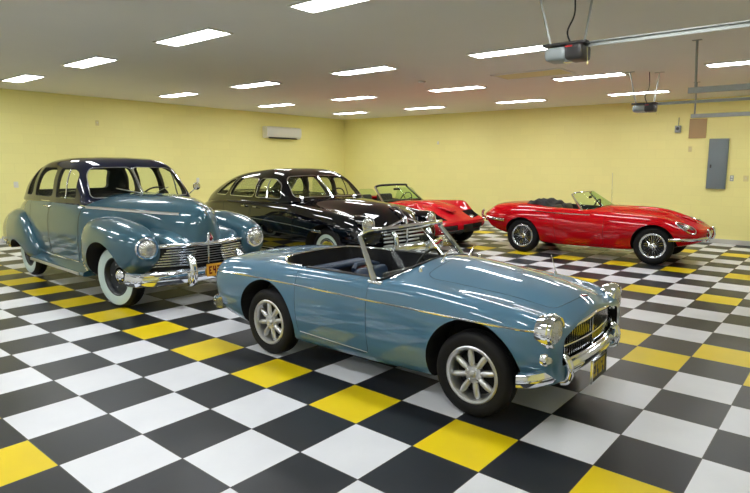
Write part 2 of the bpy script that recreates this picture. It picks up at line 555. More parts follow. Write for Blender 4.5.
def wheel(car, x, y, R, w_, rim, style, steer=0.0):
    """wheel part + sub-parts; outer face at +y, placed at side sign(y)"""
    side = 1 if y > 0 else -1
    rz = steer + (0 if side > 0 else PI)
    loc = Vector((x, y, R)); h = w_ / 2
    def put(o, top=None):
        if top is None:
            o.parent = car; o.location = loc; o.rotation_euler = (0, 0, rz)
        else:
            o.parent = top
        return o
    t = put(ring_mb(wheel_geo_tyre(R, w_, rim), 56).build('wheel', M['rubber'], sharp=50))
    lab(t, 'black rubber tyre with its wheel')
    if style == 'alloy':
        b = ring_mb([(rim + .004, h * .80), (rim + .010, h * .86), (rim + .002, h * .93), (rim - .014, h * .88), (rim - .022, h * .6), (rim - .028, -h * .6), (rim - .008, -h * .8), (rim - .0, -h * .8), (rim - .0, h * .7)], 48).build('rim', M['satin'], t, sharp=30)
        dk = MB().lathe([(0.0, -h * .35), (rim - .03, -h * .35)], 'y', n=32).build('brake_drum', M['cavity'], t)
        for k in range(8):
            a = 2 * PI * k / 8 + .2
            mb = MB(); r0, r1 = .036, rim - .012
            ang = Matrix.Rotation(a, 3, 'Y')
            prof = []
            for q, (r, wd, yy) in enumerate([(r0, .013, h * .50), (r0 + .35 * (r1 - r0), .021, h * .64), (r0 + .7 * (r1 - r0), .022, h * .62), (r1, .014, h * .50)]):
                prof.append((r, wd, yy))
            V = []
            for r, wd, yy in prof:
                for (u, v) in ((-wd, yy - .022), (-wd * .8, yy - .004), (0, yy + .004), (wd * .8, yy - .004), (wd, yy - .022)):
                    V.append(ang @ Vector((u, v, r)))
            F = []
            for i in range(3):
                for j in range(4): F.append((i * 5 + j, i * 5 + j + 1, (i + 1) * 5 + j + 1, (i + 1) * 5 + j))
                F.append((i * 5 + 4, i * 5, (i + 1) * 5, (i + 1) * 5 + 4))
            F.append((0, 1, 2, 3, 4)[::-1]); F.append((15, 16, 17, 18, 19))
            mb.add(V, F).build('wheel_spoke', M['satin'], t, sharp=50)
        hub = MB().lathe([(0.0, h * .72), (.018, h * .72), (.024, h * .66), (.026, h * .60), (.062, h * .56), (.066, h * .45), (.066, h * .1)], 'y', n=32)
        hub.build('hub_cap', M['satin'], t, sharp=40)
        for k in range(4):
            a = 2 * PI * k / 4 + .6
            MB().lathe([(0, h * .66), (.007, h * .65), (.009, h * .5)], 'y', c=(.046 * math.cos(a), 0, .046 * math.sin(a)), n=10).build('lug_nut', M['chrome'], t)
    elif style == 'whitewall':
        s = R - rim
        ww = [(rim + .002, h * .80), (rim + s * .25, h * .95), (rim + s * .55, h * 1.015), (R - s * .24, h * .955), (R - s * .26, h * .93), (rim + s * .55, h * .97), (rim + s * .25, h * .90), (rim + .002, h * .76)]
        ring_mb(ww, 56).build('whitewall', M['whitewall'], t, sharp=60)
        ring_mb([(rim + .006, h * .72), (rim + .008, h * .82), (rim - .004, h * .84), (rim - .02, h * .7), (rim - .03, h * .3), (.10, h * .22), (.10, h * .16), (rim - .03, h * .2), (rim - .03, -h * .5), (rim, -h * .6)], 48).build('rim', M['wheelblue'], t, sharp=40)
        MB().lathe([(0, h * .66), (.03, h * .64), (.06, h * .5), (.078, h * .32), (.08, h * .2)], 'y', n=36).build('hub_cap', M['chrome'], t)
        for k in range(5):
            a = 2 * PI * k / 5
            MB().lathe([(0, h * .42), (.010, h * .40), (.012, h * .2)], 'y', c=(.135 * math.cos(a), 0, .135 * math.sin(a)), n=10).build('lug_nut', M['chrome'], t)
    elif style == 'thinwhite':
        s = R - rim
        ww = [(rim + .002, h * .80), (rim + s * .25, h * .95), (rim + s * .40, h * .995), (rim + s * .40, h * .95), (rim + s * .25, h * .90), (rim + .002, h * .76)]
        ring_mb(ww, 56).build('whitewall', M['whitewall'], t, sharp=60)
        ring_mb([(rim + .006, h * .72), (rim + .01, h * .86), (rim - .02, h * .9), (rim - .045, h * .8), (rim - .05, h * .6), (rim - .03, -h * .5), (rim, -h * .6)], 48).build('wheel_trim', M['chrome'], t, sharp=40)
        MB().lathe([(0, h * .5), (rim - .04, h * .5), (rim - .04, h * .3)], 'y', n=36).build('rim', M['hubyellow'], t)
        MB().lathe([(0, h * .88), (.05, h * .85), (.09, h * .70), (.10, h * .5)], 'y', n=36).build('hub_cap', M['chrome'], t)
    elif style == 'wire':
        ring_mb([(rim + .006, h * .78), (rim + .012, h * .86), (rim - .002, h * .9), (rim - .018, h * .8), (rim - .024, h * .3), (rim - .03, -h * .5), (rim, -h * .7), (rim, h * .7)], 48).build('rim', M['chrome'], t, sharp=40)
        MB().lathe([(0.0, -h * .4), (rim - .03, -h * .4)], 'y', n=32).build('brake_drum', M['cavity'], t)
        mb = MB()
        for k in range(36):
            a = 2 * PI * k / 36; a2 = a + (.42 if k % 2 else -.42)
            y0 = h * .55 if k % 4 < 2 else 0.0
            mb.tube([(.042 * math.cos(a2), y0, .042 * math.sin(a2)), ((rim - .022) * math.cos(a), h * .25 if k % 4 < 2 else -h * .1, (rim - .022) * math.sin(a))], .0028, 5)
        mb.build('wire_spokes', M['chrome'], t)
        MB().lathe([(0, h * .98), (.018, h * .96), (.028, h * .85), (.034, h * .7), (.048, h * .6), (.05, h * .2), (.05, -h * .2)], 'y', n=24).build('hub_cap', M['chrome'], t)
        mb = MB()
        for s_ in (-1, 1): mb.box((s_ * .045, h * .85, 0), (.05, .012, .03), bev=.004)
        mb.build('spinner', M['chrome'], t)
    elif style == 'steel':
        ring_mb([(rim + .006, h * .72), (rim + .01, h * .86), (rim - .02, h * .9), (rim - .045, h * .4), (.08, h * .5), (.08, h * .4), (rim - .03, -h * .5), (rim, -h * .6)], 48).build('rim', M['satin'], t, sharp=40)
        MB().lathe([(0, h * .88), (.05, h * .85), (.08, h * .6), (.08, h * .4)], 'y', n=24).build('hub_cap', M['chrome'], t)
    return t

def xlathe(prof, loc, tilt=0.0, yaw=0.0, n=36):
    """lathe around the x axis; positive heights point forward"""
    return MB().lathe([(r, h) for r, h in prof], 'x', c=loc, n=n, rot=(0, -tilt, yaw))

def headlamp(car, loc, r, yaw=0.0, bez=0.02, tilt=0.0, dome=0.025, depth=.05):
    x, y, z = loc
    h = xlathe([(r + bez * .2, -depth), (r + bez, -depth * .4), (r + bez, 0.002), (r + bez * .6, .014), (r * .98, .012), (r * .94, .004), (r * .94, -depth)], loc, tilt, yaw).build('headlamp', M['chrome'], car, sharp=50)
    lab(h, 'round headlamp in a chrome ring')
    xlathe([(0, dome), (r * .4, dome * .9), (r * .75, dome * .55), (r * .95, .003)], loc, tilt, yaw).build('lens', M['lens'], h, sharp=80)
    return h

def strip(ref, pts, side, r, axis='y', n=6, lift=0.3, flat=None):
    """tube laid on the reference surface along pts; axis 'y': pts are (x, z) cast from the side, axis 'z': (x, y) cast from above, 'x': (y,z) from the front"""
    out = []
    for a, b in pts:
        if axis == 'y': h = ref.ray((a, side * 3, b), (0, -side, 0))
        elif axis == 'z': h = ref.ray((a, b, 3), (0, 0, -1))
        else: h = ref.ray((4 * side, a, b), (-side, 0, 0))
        if h[0] is not None: out.append(h[0] + h[1] * (r * lift))
    return MB().tube(out, r, n)

def line(p, q, n=24):
    return [(p[0] + (q[0] - p[0]) * k / n, p[1] + (q[1] - p[1]) * k / n) for k in range(n + 1)]

def curve2(pts, sub=8): return [tuple(p) for p in crom(pts, sub)]

GLYPH = {   # 3x5 strokes
    'A': ['010', '101', '111', '101', '101'], 'B': ['110', '101', '110', '101', '110'], 'C': ['011', '100', '100', '100', '011'], 'D': ['110', '101', '101', '101', '110'],
    'E': ['111', '100', '110', '100', '111'], 'F': ['111', '100', '110', '100', '100'], 'G': ['011', '100', '101', '101', '011'], 'H': ['101', '101', '111', '101', '101'],
    'I': ['111', '010', '010', '010', '111'], 'L': ['100', '100', '100', '100', '111'], 'M': ['101', '111', '111', '101', '101'], 'N': ['101', '111', '111', '111', '101'],
    'T': ['111', '010', '010', '010', '010'], 'V': ['101', '101', '101', '101', '010'], 'Z': ['111', '001', '010', '100', '111'],
    '0': ['111', '101', '101', '101', '111'], '1': ['010', '110', '010', '010', '111'], '2': ['111', '001', '111', '100', '111'], '3': ['111', '001', '011', '001', '111'],
    '4': ['101', '101', '111', '001', '001'], '5': ['111', '100', '111', '001', '111'], '6': ['111', '100', '111', '101', '111'], '7': ['111', '001', '010', '010', '010'],
    '8': ['111', '101', '111', '101', '111'], '9': ['111', '101', '111', '001', '111'], ' ': ['000'] * 5}

def plate(car, loc, wdt, hgt, base_m, char_m, text, rows=1, yaw=0.0, tilt=0.0, frame=True, back=False):
    """number plate facing +x (local)"""
    Rm = Matrix.Rotation(yaw, 3, 'Z') @ Matrix.Rotation(-tilt, 3, 'Y'); c = Vector(loc)
    rot = (Rm.to_euler().x, Rm.to_euler().y, Rm.to_euler().z)
    p = MB().box(c, (.006, wdt, hgt), rot, bev=.002).build('number_plate', base_m, car, smooth=False)
    mb = MB(); n = len(text); cw = wdt * .86 / n
    ch = hgt * (.62 if not frame else .66)
    for k, t in enumerate(text):
        for r in range(5):
            for q in range(3):
                if GLYPH[t][r][q] == '1':
                    yy = -(wdt * .43) + cw * k + cw * (.14 + .24 * q + .12); zz = ch / 2 - ch / 5 * (r + .5)
                    d = Rm @ Vector((.0045, yy, zz))
                    mb.box(c + d, (.003, cw * .245, ch / 5 * 1.01), rot)
    mb.build('plate_characters', char_m, p, smooth=False)
    if frame:
        fb = MB()
        for s in (-1, 1):
            fb.box(c + Rm @ Vector((.004, 0, s * hgt / 2)), (.014, wdt + .016, .010), rot)
            fb.box(c + Rm @ Vector((.004, s * wdt / 2, 0)), (.014, .010, hgt), rot)
        fb.build('plate_frame', M['chrome'], p, smooth=False)
    return p

def steering_wheel(car, c, r, tilt, m, spokes=2):
    Rm = Matrix.Rotation(tilt, 3, 'Y')
    pts = [Vector(c) + Rm @ Vector((0, r * math.cos(2 * PI * k / 36), r * math.sin(2 * PI * k / 36))) for k in range(37)]
    mb = MB().tube(pts, .011, 8, False)
    for k in range(spokes):
        a = 2 * PI * k / spokes + .3
        mb.tube([Vector(c), Vector(c) + Rm @ Vector((.0, r * math.cos(a), r * math.sin(a)))], .008, 6)
    mb.tube([Vector(c), Vector(c) + Rm @ Vector((.30, 0, -.02))], .02, 8)
    return mb.build('steering_wheel', m, car)


def blade(path, h, t, n_prof=None):
    """bumper blade swept along a plan path; outward is to the right of travel"""
    P = [Vector(p) for p in path]; V = []; F = []
    prof = [(-t, -h / 2), (-t * .2, -h * .5), (t * .5, -h * .42), (t, -h * .2), (t * 1.1, 0), (t, h * .2), (t * .5, h * .42), (-t * .2, h * .5), (-t, h / 2)]
    m = len(prof)
    for i, p in enumerate(P):
        d = (P[min(i + 1, len(P) - 1)] - P[max(i - 1, 0)]).normalized(); o = Vector((d.y, -d.x, 0)).normalized()
        for a, b in prof: V.append(p + o * a + Vector((0, 0, b)))
    for i in range(len(P) - 1):
        for k in range(m): F.append((i * m + k, i * m + (k + 1) % m, (i + 1) * m + (k + 1) % m, (i + 1) * m + k))
    F.append(tuple(range(m))[::-1]); F.append(tuple((len(P) - 1) * m + k for k in range(m)))
    return MB().add(V, F)

def overrider(x, y, z, h, wd=.05, dp=.07, m=None):
    mb = MB()
    pts = [(x, y, z - h * .5), (x + dp * .55, y, z - h * .42), (x + dp * .8, y, z - h * .1), (x + dp * .8, y, z + h * .15), (x + dp * .5, y, z + h * .42), (x, y, z + h * .52)]
    mb.tube([tuple(p) for p in crom(pts, 4)], wd / 2, 12)
    return mb

def plan_curve(pts, sub=6): return [tuple(p) for p in crom(pts, sub)]

def skin_grid(base, top, n=4):
    """surface between two curves with equal point counts, bulging nothing"""
    V = []; F = []; m = len(base)
    for i in range(n + 1):
        t = i / n
        V += [tuple(Vector(a).lerp(Vector(b), t)) for a, b in zip(base, top)]
    for i in range(n):
        for k in range(m - 1): F.append((i * m + k, i * m + k + 1, (i + 1) * m + k + 1, (i + 1) * m + k))
    return V, F

def thick(VF, d):
    V, F = VF
    me = bpy.data.meshes.new('t'); me.from_pydata([tuple(v) for v in V], [], F); me.update()
    n = len(V); W = [tuple(Vector(v)) for v in V] + [tuple(v.co - v.normal * d) for v in me.vertices]
    bpy.data.meshes.remove(me)
    from collections import Counter
    E_ = Counter()
    for f in F:
        for a, b in zip(f, f[1:] + f[:1]): E_[(a, b)] += 1
    G = list(F) + [tuple(i + n for i in f[::-1]) for f in F]
    for (a, b) in E_:
        if (b, a) not in E_: G.append((b, a, a + n, b + n))
    return W, G

def car_body(car, VF, cuts, panels, mats, gap=.004, extra_refs=(), name='body'):
    """closed body volume, cut, then split into panels. panels: (name, outline, axis, a, b, label)"""
    ref = Ref(VF)
    A = cut(VF, cuts, mats)
    if panels:
        B = cut(A, [('-', prism(ol, ax, a, b), 1) for (_, ol, ax, a, b, *_r) in panels], mats)
    else: B = A
    body = place(name, B, car); shade(B, ref, extra_refs)
    out = {name: body}
    for (nm, ol, ax, a, b, *r) in panels:
        D = cut(A, [('&', prism(grow(ol, -gap * 2), ax, a + 0.001, b - 0.001), 1)], mats)
        if r and r[0]:      # panel in another paint
            D.materials[0] = r[0]
        shade(D, ref, extra_refs); o = place(nm, D, car); out.setdefault(nm, []).append(o)
    if A is not B: bpy.data.meshes.remove(A)
    return out, ref

def seat_mb(w_, x, y, z, base=.48, back=.55, lean=.25, th=.14):
    return (MB().box((x, y, z), (base, w_, th), (0, -.08, 0), bev=.05)
            .box((x - base * .45 - back * .5 * math.sin(lean), y, z + back * .5), (th * .85, w_, back), (0, -lean, 0), bev=.05))

# ================================================================== blue roadster
def build_roadster(loc, rz):
    car = thing('sports_car', 'light blue open two-seat sports car with eight-spoke alloy wheels in the foreground', 'car', loc, rz)
    K = [(-1.725, [(.28, .40), (.38, .41), (.43, .46), (.45, .53), (.43, .60), (.38, .65), (.28, .68), (.14, .69), (0, .69)]),
         (-1.69, [(.38, .31), (.54, .34), (.59, .43), (.61, .53), (.59, .64), (.52, .71), (.38, .735), (.19, .745), (0, .745)]),
         (-1.45, [(.45, .23), (.60, .26), (.665, .39), (.685, .53), (.665, .66), (.59, .755), (.42, .785), (.2, .80), (0, .805)]),
         (-1.015, [(.45, .18), (.62, .20), (.685, .36), (.70, .53), (.68, .67), (.62, .77), (.5, .805), (.25, .825), (0, .83)]),
         (-.55, [(.5, .17), (.62, .185), (.68, .35), (.695, .52), (.68, .68), (.635, .78), (.5, .81), (.25, .83), (0, .835)]),
         (.1, [(.5, .17), (.62, .185), (.675, .35), (.69, .52), (.68, .68), (.635, .785), (.5, .815), (.25, .855), (0, .865)]),
         (.42, [(.5, .17), (.61, .19), (.67, .35), (.685, .52), (.675, .675), (.63, .79), (.5, .835), (.25, .90), (0, .925)]),
         (1.015, [(.45, .19), (.61, .21), (.675, .36), (.69, .51), (.68, .65), (.62, .765), (.45, .785), (.25, .845), (0, .87)]),
         (1.4, [(.42, .23), (.58, .25), (.65, .38), (.675, .51), (.67, .63), (.60, .735), (.42, .735), (.22, .79), (0, .81)]),
         (1.58, [(.40, .27), (.55, .29), (.62, .4), (.645, .50), (.635, .61), (.56, .70), (.40, .70), (.2, .745), (0, .76)]),
         (1.67, [(.39, .30), (.53, .32), (.60, .41), (.625, .51), (.615, .60), (.54, .67), (.38, .665), (.2, .70), (0, .72)]),
         (1.715, [(.38, .33), (.49, .35), (.56, .43), (.585, .51), (.575, .58), (.50, .645), (.36, .645), (.18, .675), (0, .69)])]
    K = [(x if x < 1.015 else 1.015 + (x - 1.015) * .80, q) for x, q in K]; K = [(x if x > -1.3 else x - .125, q) for x, q in K]
    VF = body_loft(K)
    mats = [M['blue'], M['cavity'], M['blackseat']]
    cock = rounded([(-1.06, -.40), (-.86, -.565), (.20, -.565), (.30, -.36), (.30, .36), (.20, .565), (-.86, .565), (-1.06, .40)], .12, 6)
    gr = rounded([(-.53, .43), (.53, .43), (.51, .60), (.3, .64), (0, .665), (-.3, .64), (-.51, .60)], .035, 5)
    cuts = [('-', prism(cock, 'z', .30, 1.3), 2), ('-', prism(gr, 'x', 1.363, 2.2), 1)]
    for s in (-1, 1):
        a, b = sorted((s * .42, s * .9))
        for xx, zz, rr in ((-1.015, .315, .345), (1.015, .305, .355)):
            cuts.append(('-', cyl((xx, zz), rr, a, b), 1))
    door = rounded([(-.62, .27), (.13, .24), (.14, .93), (-.64, .93)], .05, 5)
    hood = rounded([(.50, -.42), (.58, -.47), (1.43, -.34), (1.47, -.2), (1.485, 0), (1.47, .2), (1.43, .34), (.58, .47), (.50, .42)], .06, 5)
    boot = rounded([(-1.60, -.42), (-1.12, -.46), (-1.12, .46), (-1.60, .42)], .1, 5)
    out, ref = car_body(car, VF, cuts, [('door', door, 'y', -.9, -.50), ('door', door, 'y', .50, .9), ('hood', hood, 'z', .60, 1.2), ('boot_lid', boot, 'z', .66, 1.2)], mats, .0016)
    # side chrome strip and waist line
    for s in (-1, 1):
        st = strip(ref, curve2([(1.49, .648), (1.25, .652), (.8, .655), (.1, .66), (-.62, .668), (-1.3, .668), (-1.74, .65)], 10), s, .007, lift=.2)
        st.build('side_strip', M['chrome'], car)
        sl = strip(ref, line((-.60, .285), (.12, .255)), s, .003, lift=.2).build('sill_strip', M['satin'], car)
        for xx in (-1.015, 1.015):
            wheel(car, xx, s * .585, .285, .155, .185, 'alloy', 0.0)
    # cockpit rim
    rim = []
    for (x, y) in cock:
        if x > .15: continue
        rim.append((x, y))
    k0 = max(range(len(rim)), key=lambda i: (rim[i][0] - rim[i - 1][0]) ** 2 + (rim[i][1] - rim[i - 1][1]) ** 2)
    rim = rim[k0:] + rim[:k0]
    pr_ = []
    dense = []
    for a, b in zip(rim[:-1], rim[1:]):
        n = max(1, int(math.hypot(b[0] - a[0], b[1] - a[1]) / .04))
        dense += [(a[0] + (b[0] - a[0]) * k / n, a[1] + (b[1] - a[1]) * k / n) for k in range(n)]
    dense.append(rim[-1])
    for (x, y) in dense:
        if x < -.66:
            q = ref.ray((x, y, 3), (0, 0, -1))[0]
            if q: pr_.append(tuple(q + Vector((0, 0, .004))))
    MB().tube(pr_, .011, 8).build('cockpit_rim', M['chrome'], car)
    for s in (-1, 1):
        pts = [ref.ray((x, s * .572, 3), (0, 0, -1))[0] + Vector((0, 0, .001)) for x in np.linspace(-.60, .12, 16)]
        MB().tube([tuple(p) for p in pts], .012, 8).build('door_capping', M['blackseat'], car)
    # windscreen
    by = [(-.625, .17, .80), (-.60, .22, .812), (-.50, .28, .845), (-.30, .335, .89), (0, .36, .918), (.30, .335, .89), (.50, .28, .845), (.60, .22, .812), (.625, .17, .80)]
    ty = [(-.535, -.055, 1.095), (-.505, -.02, 1.128), (-.41, .03, 1.14), (-.25, .075, 1.146), (0, .09, 1.15), (.25, .075, 1.146), (.41, .03, 1.14), (.505, -.02, 1.128), (.535, -.055, 1.095)]
    base = [(p[1], p[0], p[2]) for p in crom(by, 5)]; top = [(p[1], p[0], p[2]) for p in crom(ty, 5)]
    V, F = thick(skin_grid(base, top, 6), .005)
    fr = MB().tube(top, .018, 10).build('windscreen_frame', M['chrome'], car)
    MB().add(V, F).build('windscreen', M['glass'], fr, sharp=80)
    MB().tube(base, .010, 8).build('windscreen_seal', M['black'], fr)
    for s in (-1, 1):
        i = 0 if s < 0 else -1
        a, b = Vector(base[i]), Vector(top[i])
        MB().tube([a - Vector((.0, 0, .01)), a.lerp(b, .5), b], [.024, .021, .019], 10).build('windscreen_pillar', M['chrome'], fr)
        MB().box((a.x + .01, a.y, a.z - .012), (.13, .045, .03), (0, .0, 0), bev=.012).build('pillar_foot', M['chrome'], fr)
    MB().tube([(.34, 0, .93), (.25, 0, 1.02), (.11, 0, 1.145)], .003, 6).build('mirror_rod', M['chrome'], fr)
    mm = MB().box((.18, 0, 1.055), (.02, .17, .05), (0, -.2, 0), bev=.008).build('rear_view_mirror', M['black'], fr)
    for s in (-.18, .22):
        MB().lathe([(0, .028), (.012, .026), (.016, .012), (.020, 0)], 'z', c=(.46, s, .895), n=14).tube([(.46, s, .918), (.40, s + .14, .94), (.33, s + .30, .955)], .004, 6).build('wiper', M['chrome'], car)
    for s in (-.40, .44):
        MB().lathe([(0, .03), (.013, .026), (.016, .008), (.02, -.01)], 'z', c=(.42, s, .858), n=14).build('wiper_pivot', M['chrome'], car)
    # interior
    MB().box((-.22, 0, .33), (1.2, 1.08, .04), bev=.01).build('cockpit_floor', M['black'], car)
    for s in (-.27, .27):
        se = seat_mb(.42, -.34, s, .29, .46, .40, .30, .13)
        se.build('seat', M['navyseat'], car)
        MB().tube([(-.70, s - .19, .67), (-.75, s - .1, .70), (-.75, s + .1, .70), (-.72, s + .19, .67)], .022, 8).build('seat_piping', M['navyseat'], car)
    MB().box((-.20, 0, .42), (.9, .12, .16), bev=.04).build('tunnel', M['black'], car)
    MB().box((.20, 0, .77), (.06, 1.08, .15), (0, -.15, 0), bev=.02).build('dashboard', M['blackseat'], car)
    steering_wheel(car, (-.02, .29, .74), .18, .35, M['black'], 3)
    MB().box((-.86, 0, .70), (.14, .80, .05), bev=.02).build('folded_hood_cover', M['navyseat'], car)
    # nose
    for s in (-1, 1):
        headlamp(car, (1.545, s * .57, .65), .085, s * .02, .020, 0, .03, .10)
        MB().lathe([(.108, 0), (.112, .03), (.10, .045)], 'x', c=(1.495, s * .57, .65), n=36).build('headlamp_surround', M['chrome'], car)
        ind = xlathe([(.045, -.03), (.047, 0), (.04, .012), (.035, .006)], (1.515, s * .61, .49)).build('indicator_lamp', M['chrome'], car)
        xlathe([(0, .035), (.02, .03), (.036, .005)], (1.515, s * .61, .49), n=20).build('lens', M['clearlens'], ind)
    gm = MB()
    for k in range(-17, 18):
        y = k * .031
        zt = np.interp(abs(y), [0, .3, .50, .53], [.655, .63, .59, .57])
        gm.box((1.55 - .04 * (y / .50) ** 2, y, (zt + .445) / 2), (.03, .008, zt - .445))
    gm.build('grille', M['chrome'], car, smooth=False)
    gtop = [(1.585 - .04 * (y / .44) ** 2, y, np.interp(abs(y), [0, .3, .49, .53], [.665, .64, .60, .56])) for y in np.linspace(-.53, .53, 31)]
    gbot = [(1.585 - .04 * (y / .44) ** 2, y, .432) for y in np.linspace(.53, -.53, 31)]
    MB().tube(gtop + gbot + [gtop[0]], .011, 8, False).build('grille_frame', M['chrome'], car)
    MB().tube([(1.572 - .04 * (y / .44) ** 2, y, .525) for y in np.linspace(-.42, .42, 21)], .007, 8).box((1.565, 0, .53), (.02, .018, .21)).build('grille_bar', M['chrome'], car)
    MB().lathe([(0, .01), (.02, .008), (.028, 0)], 'z', c=(1.50, 0, .765), n=20).build('hood_badge', M['badge'], car)
    pth = plan_curve([(1.36, -.70, .345), (1.44, -.67, .355), (1.53, -.54, .37), (1.58, -.25, .38), (1.59, 0, .38), (1.58, .25, .38), (1.53, .54, .37), (1.44, .67, .355), (1.36, .70, .345)], 6)
    bp = blade(pth, .095, .022).build('front_bumper', M['chrome'], car)
    for s in (-1, 1):
        overrider(1.55, s * .46, .39, .15, .055, .06).build('overrider', M['chrome'], bp)
    MB().box((1.55, 0, .38), (.07, .6, .03)).build('bumper_bracket', M['black'], bp)
    plate(car, (1.635, -.04, .305), .27, .15, M['plate_black'], M['plate_yellow'], 'EI464', frame=True)
    # tail
    pth = plan_curve([(-1.68, .68, .36), (-1.80, .62, .36), (-1.88, .42, .36), (-1.90, 0, .36), (-1.88, -.42, .36), (-1.80, -.62, .36), (-1.68, -.68, .36)], 6)
    rb = blade(pth, .10, .03).build('rear_bumper', M['chrome'], car)
    for s in (-1, 1):
        MB().lathe([(0, .035), (.02, .03), (.032, .0), (.034, -.05)], 'x', c=(-1.69, s * .53, .56), n=20, rot=(0, 0, PI)).build('tail_lamp', M['redlens'], car)
    MB().tube([(1.08, .52, .74), (1.07, .53, .80)], .012, 8).tube([(1.07, .53, .80), (1.02, .55, .93)], .003, 6).build('aerial', M['chrome'], car)
    for s in (-1, 1):
        MB().lathe([(.0, .012), (.018, .01), (.02, 0)], 'y', c=(.16, s * .655, .28), n=14).build('jacking_plug', M['black'], car)
    return car
build_roadster((-.975, 1.165, 0), math.radians(1.5))

# ================================================================== sedans: glasshouse helper
def glasshouse(car, keys, paint, wins, front, chrome=('side', 'front', 'rear'), nx=64, sub=4, thick_=.035, trim=.010, glass='glass', rear=None, front_x=0.0, rear_x=-1.2, name='roof'):
    """roof and pillars with real openings and panes.
    wins: side outlines (x, z); front/rear: outlines (y, z)"""
    VF = body_loft(keys, nx, sub)
    xa, xb = keys[0][0], keys[-1][0]; xm = (xa + xb) / 2
    inner = ([(xm + (v[0] - xm) * .955, v[1] * .955, v[2] - thick_) for v in VF[0]], VF[1])
    ref = Ref(VF)
    mats = [paint, M['greyseat'], M['black']]
    zmin = min(z for k in keys for _, z in k[1])
    cuts = [('-', inner, 1)]
    cutters = []
    for ol in wins:
        for s in (-1, 1):
            a, b = sorted((s * .28, s * 1.3)); cutters.append(('side', ol, 'y', a, b))
    for ol in front: cutters.append(('front', ol, 'x', front_x, 3.5))
    for ol in (rear or []): cutters.append(('rear', ol, 'x', -3.5, rear_x))
    A = cut(VF, cuts + [('-', prism(ol, ax, a, b), 1) for (_, ol, ax, a, b) in cutters], mats)
    shade(A, ref); roof = place(name, A, car)
    g_out = offset_geo(VF, -.010); g_in = offset_geo(VF, -.015)
    o_out = offset_geo(VF, .005); o_in = offset_geo(VF, -.012)
    G = cut(g_out, [('-', g_in, 0)], [M[glass]])
    O_ = cut(o_out, [('-', o_in, 0)], [M['chrome']])
    rg = Ref(g_out); ro = Ref(o_out)
    for kind, ol, ax, a, b in cutters:
        P = cut(G, [('&', prism(grow(ol, .004), ax, a, b), 0)], [M[glass]])
        shade(P, rg)
        wn = {'side': 'side_window', 'front': 'windscreen', 'rear': 'rear_window'}[kind]
        w_ = place(wn, P, car)
        if kind in chrome:
            Q = cut(O_, [('&', prism(grow(ol, trim), ax, a, b), 0), ('-', prism(ol, ax, a - .1, b + .1), 0)], [M['chrome']])
            shade(Q, ro)
            f_ = place('window_frame', Q, car); f_.parent = w_
    bpy.data.meshes.remove(G); bpy.data.meshes.remove(O_)
    return roof, ref

def gh_keys(spec):
    """spec: (x, belt_y, belt_z, mid_y, corner_y, top_z): glasshouse sections, bottom sunk below the belt"""
    out = []
    for (x, by, bz, cy, tz) in spec:
        h = tz - bz
        out.append((x, [(by * .6, bz - .05), (by, bz - .04), (by - (by - cy) * .12, bz + h * .18), (by - (by - cy) * .40, bz + h * .55), (cy, bz + h * .86), (cy * .80, bz + h * .965), (cy * .5, bz + h * .99), (cy * .25, bz + h), (0, bz + h)]))
    return out

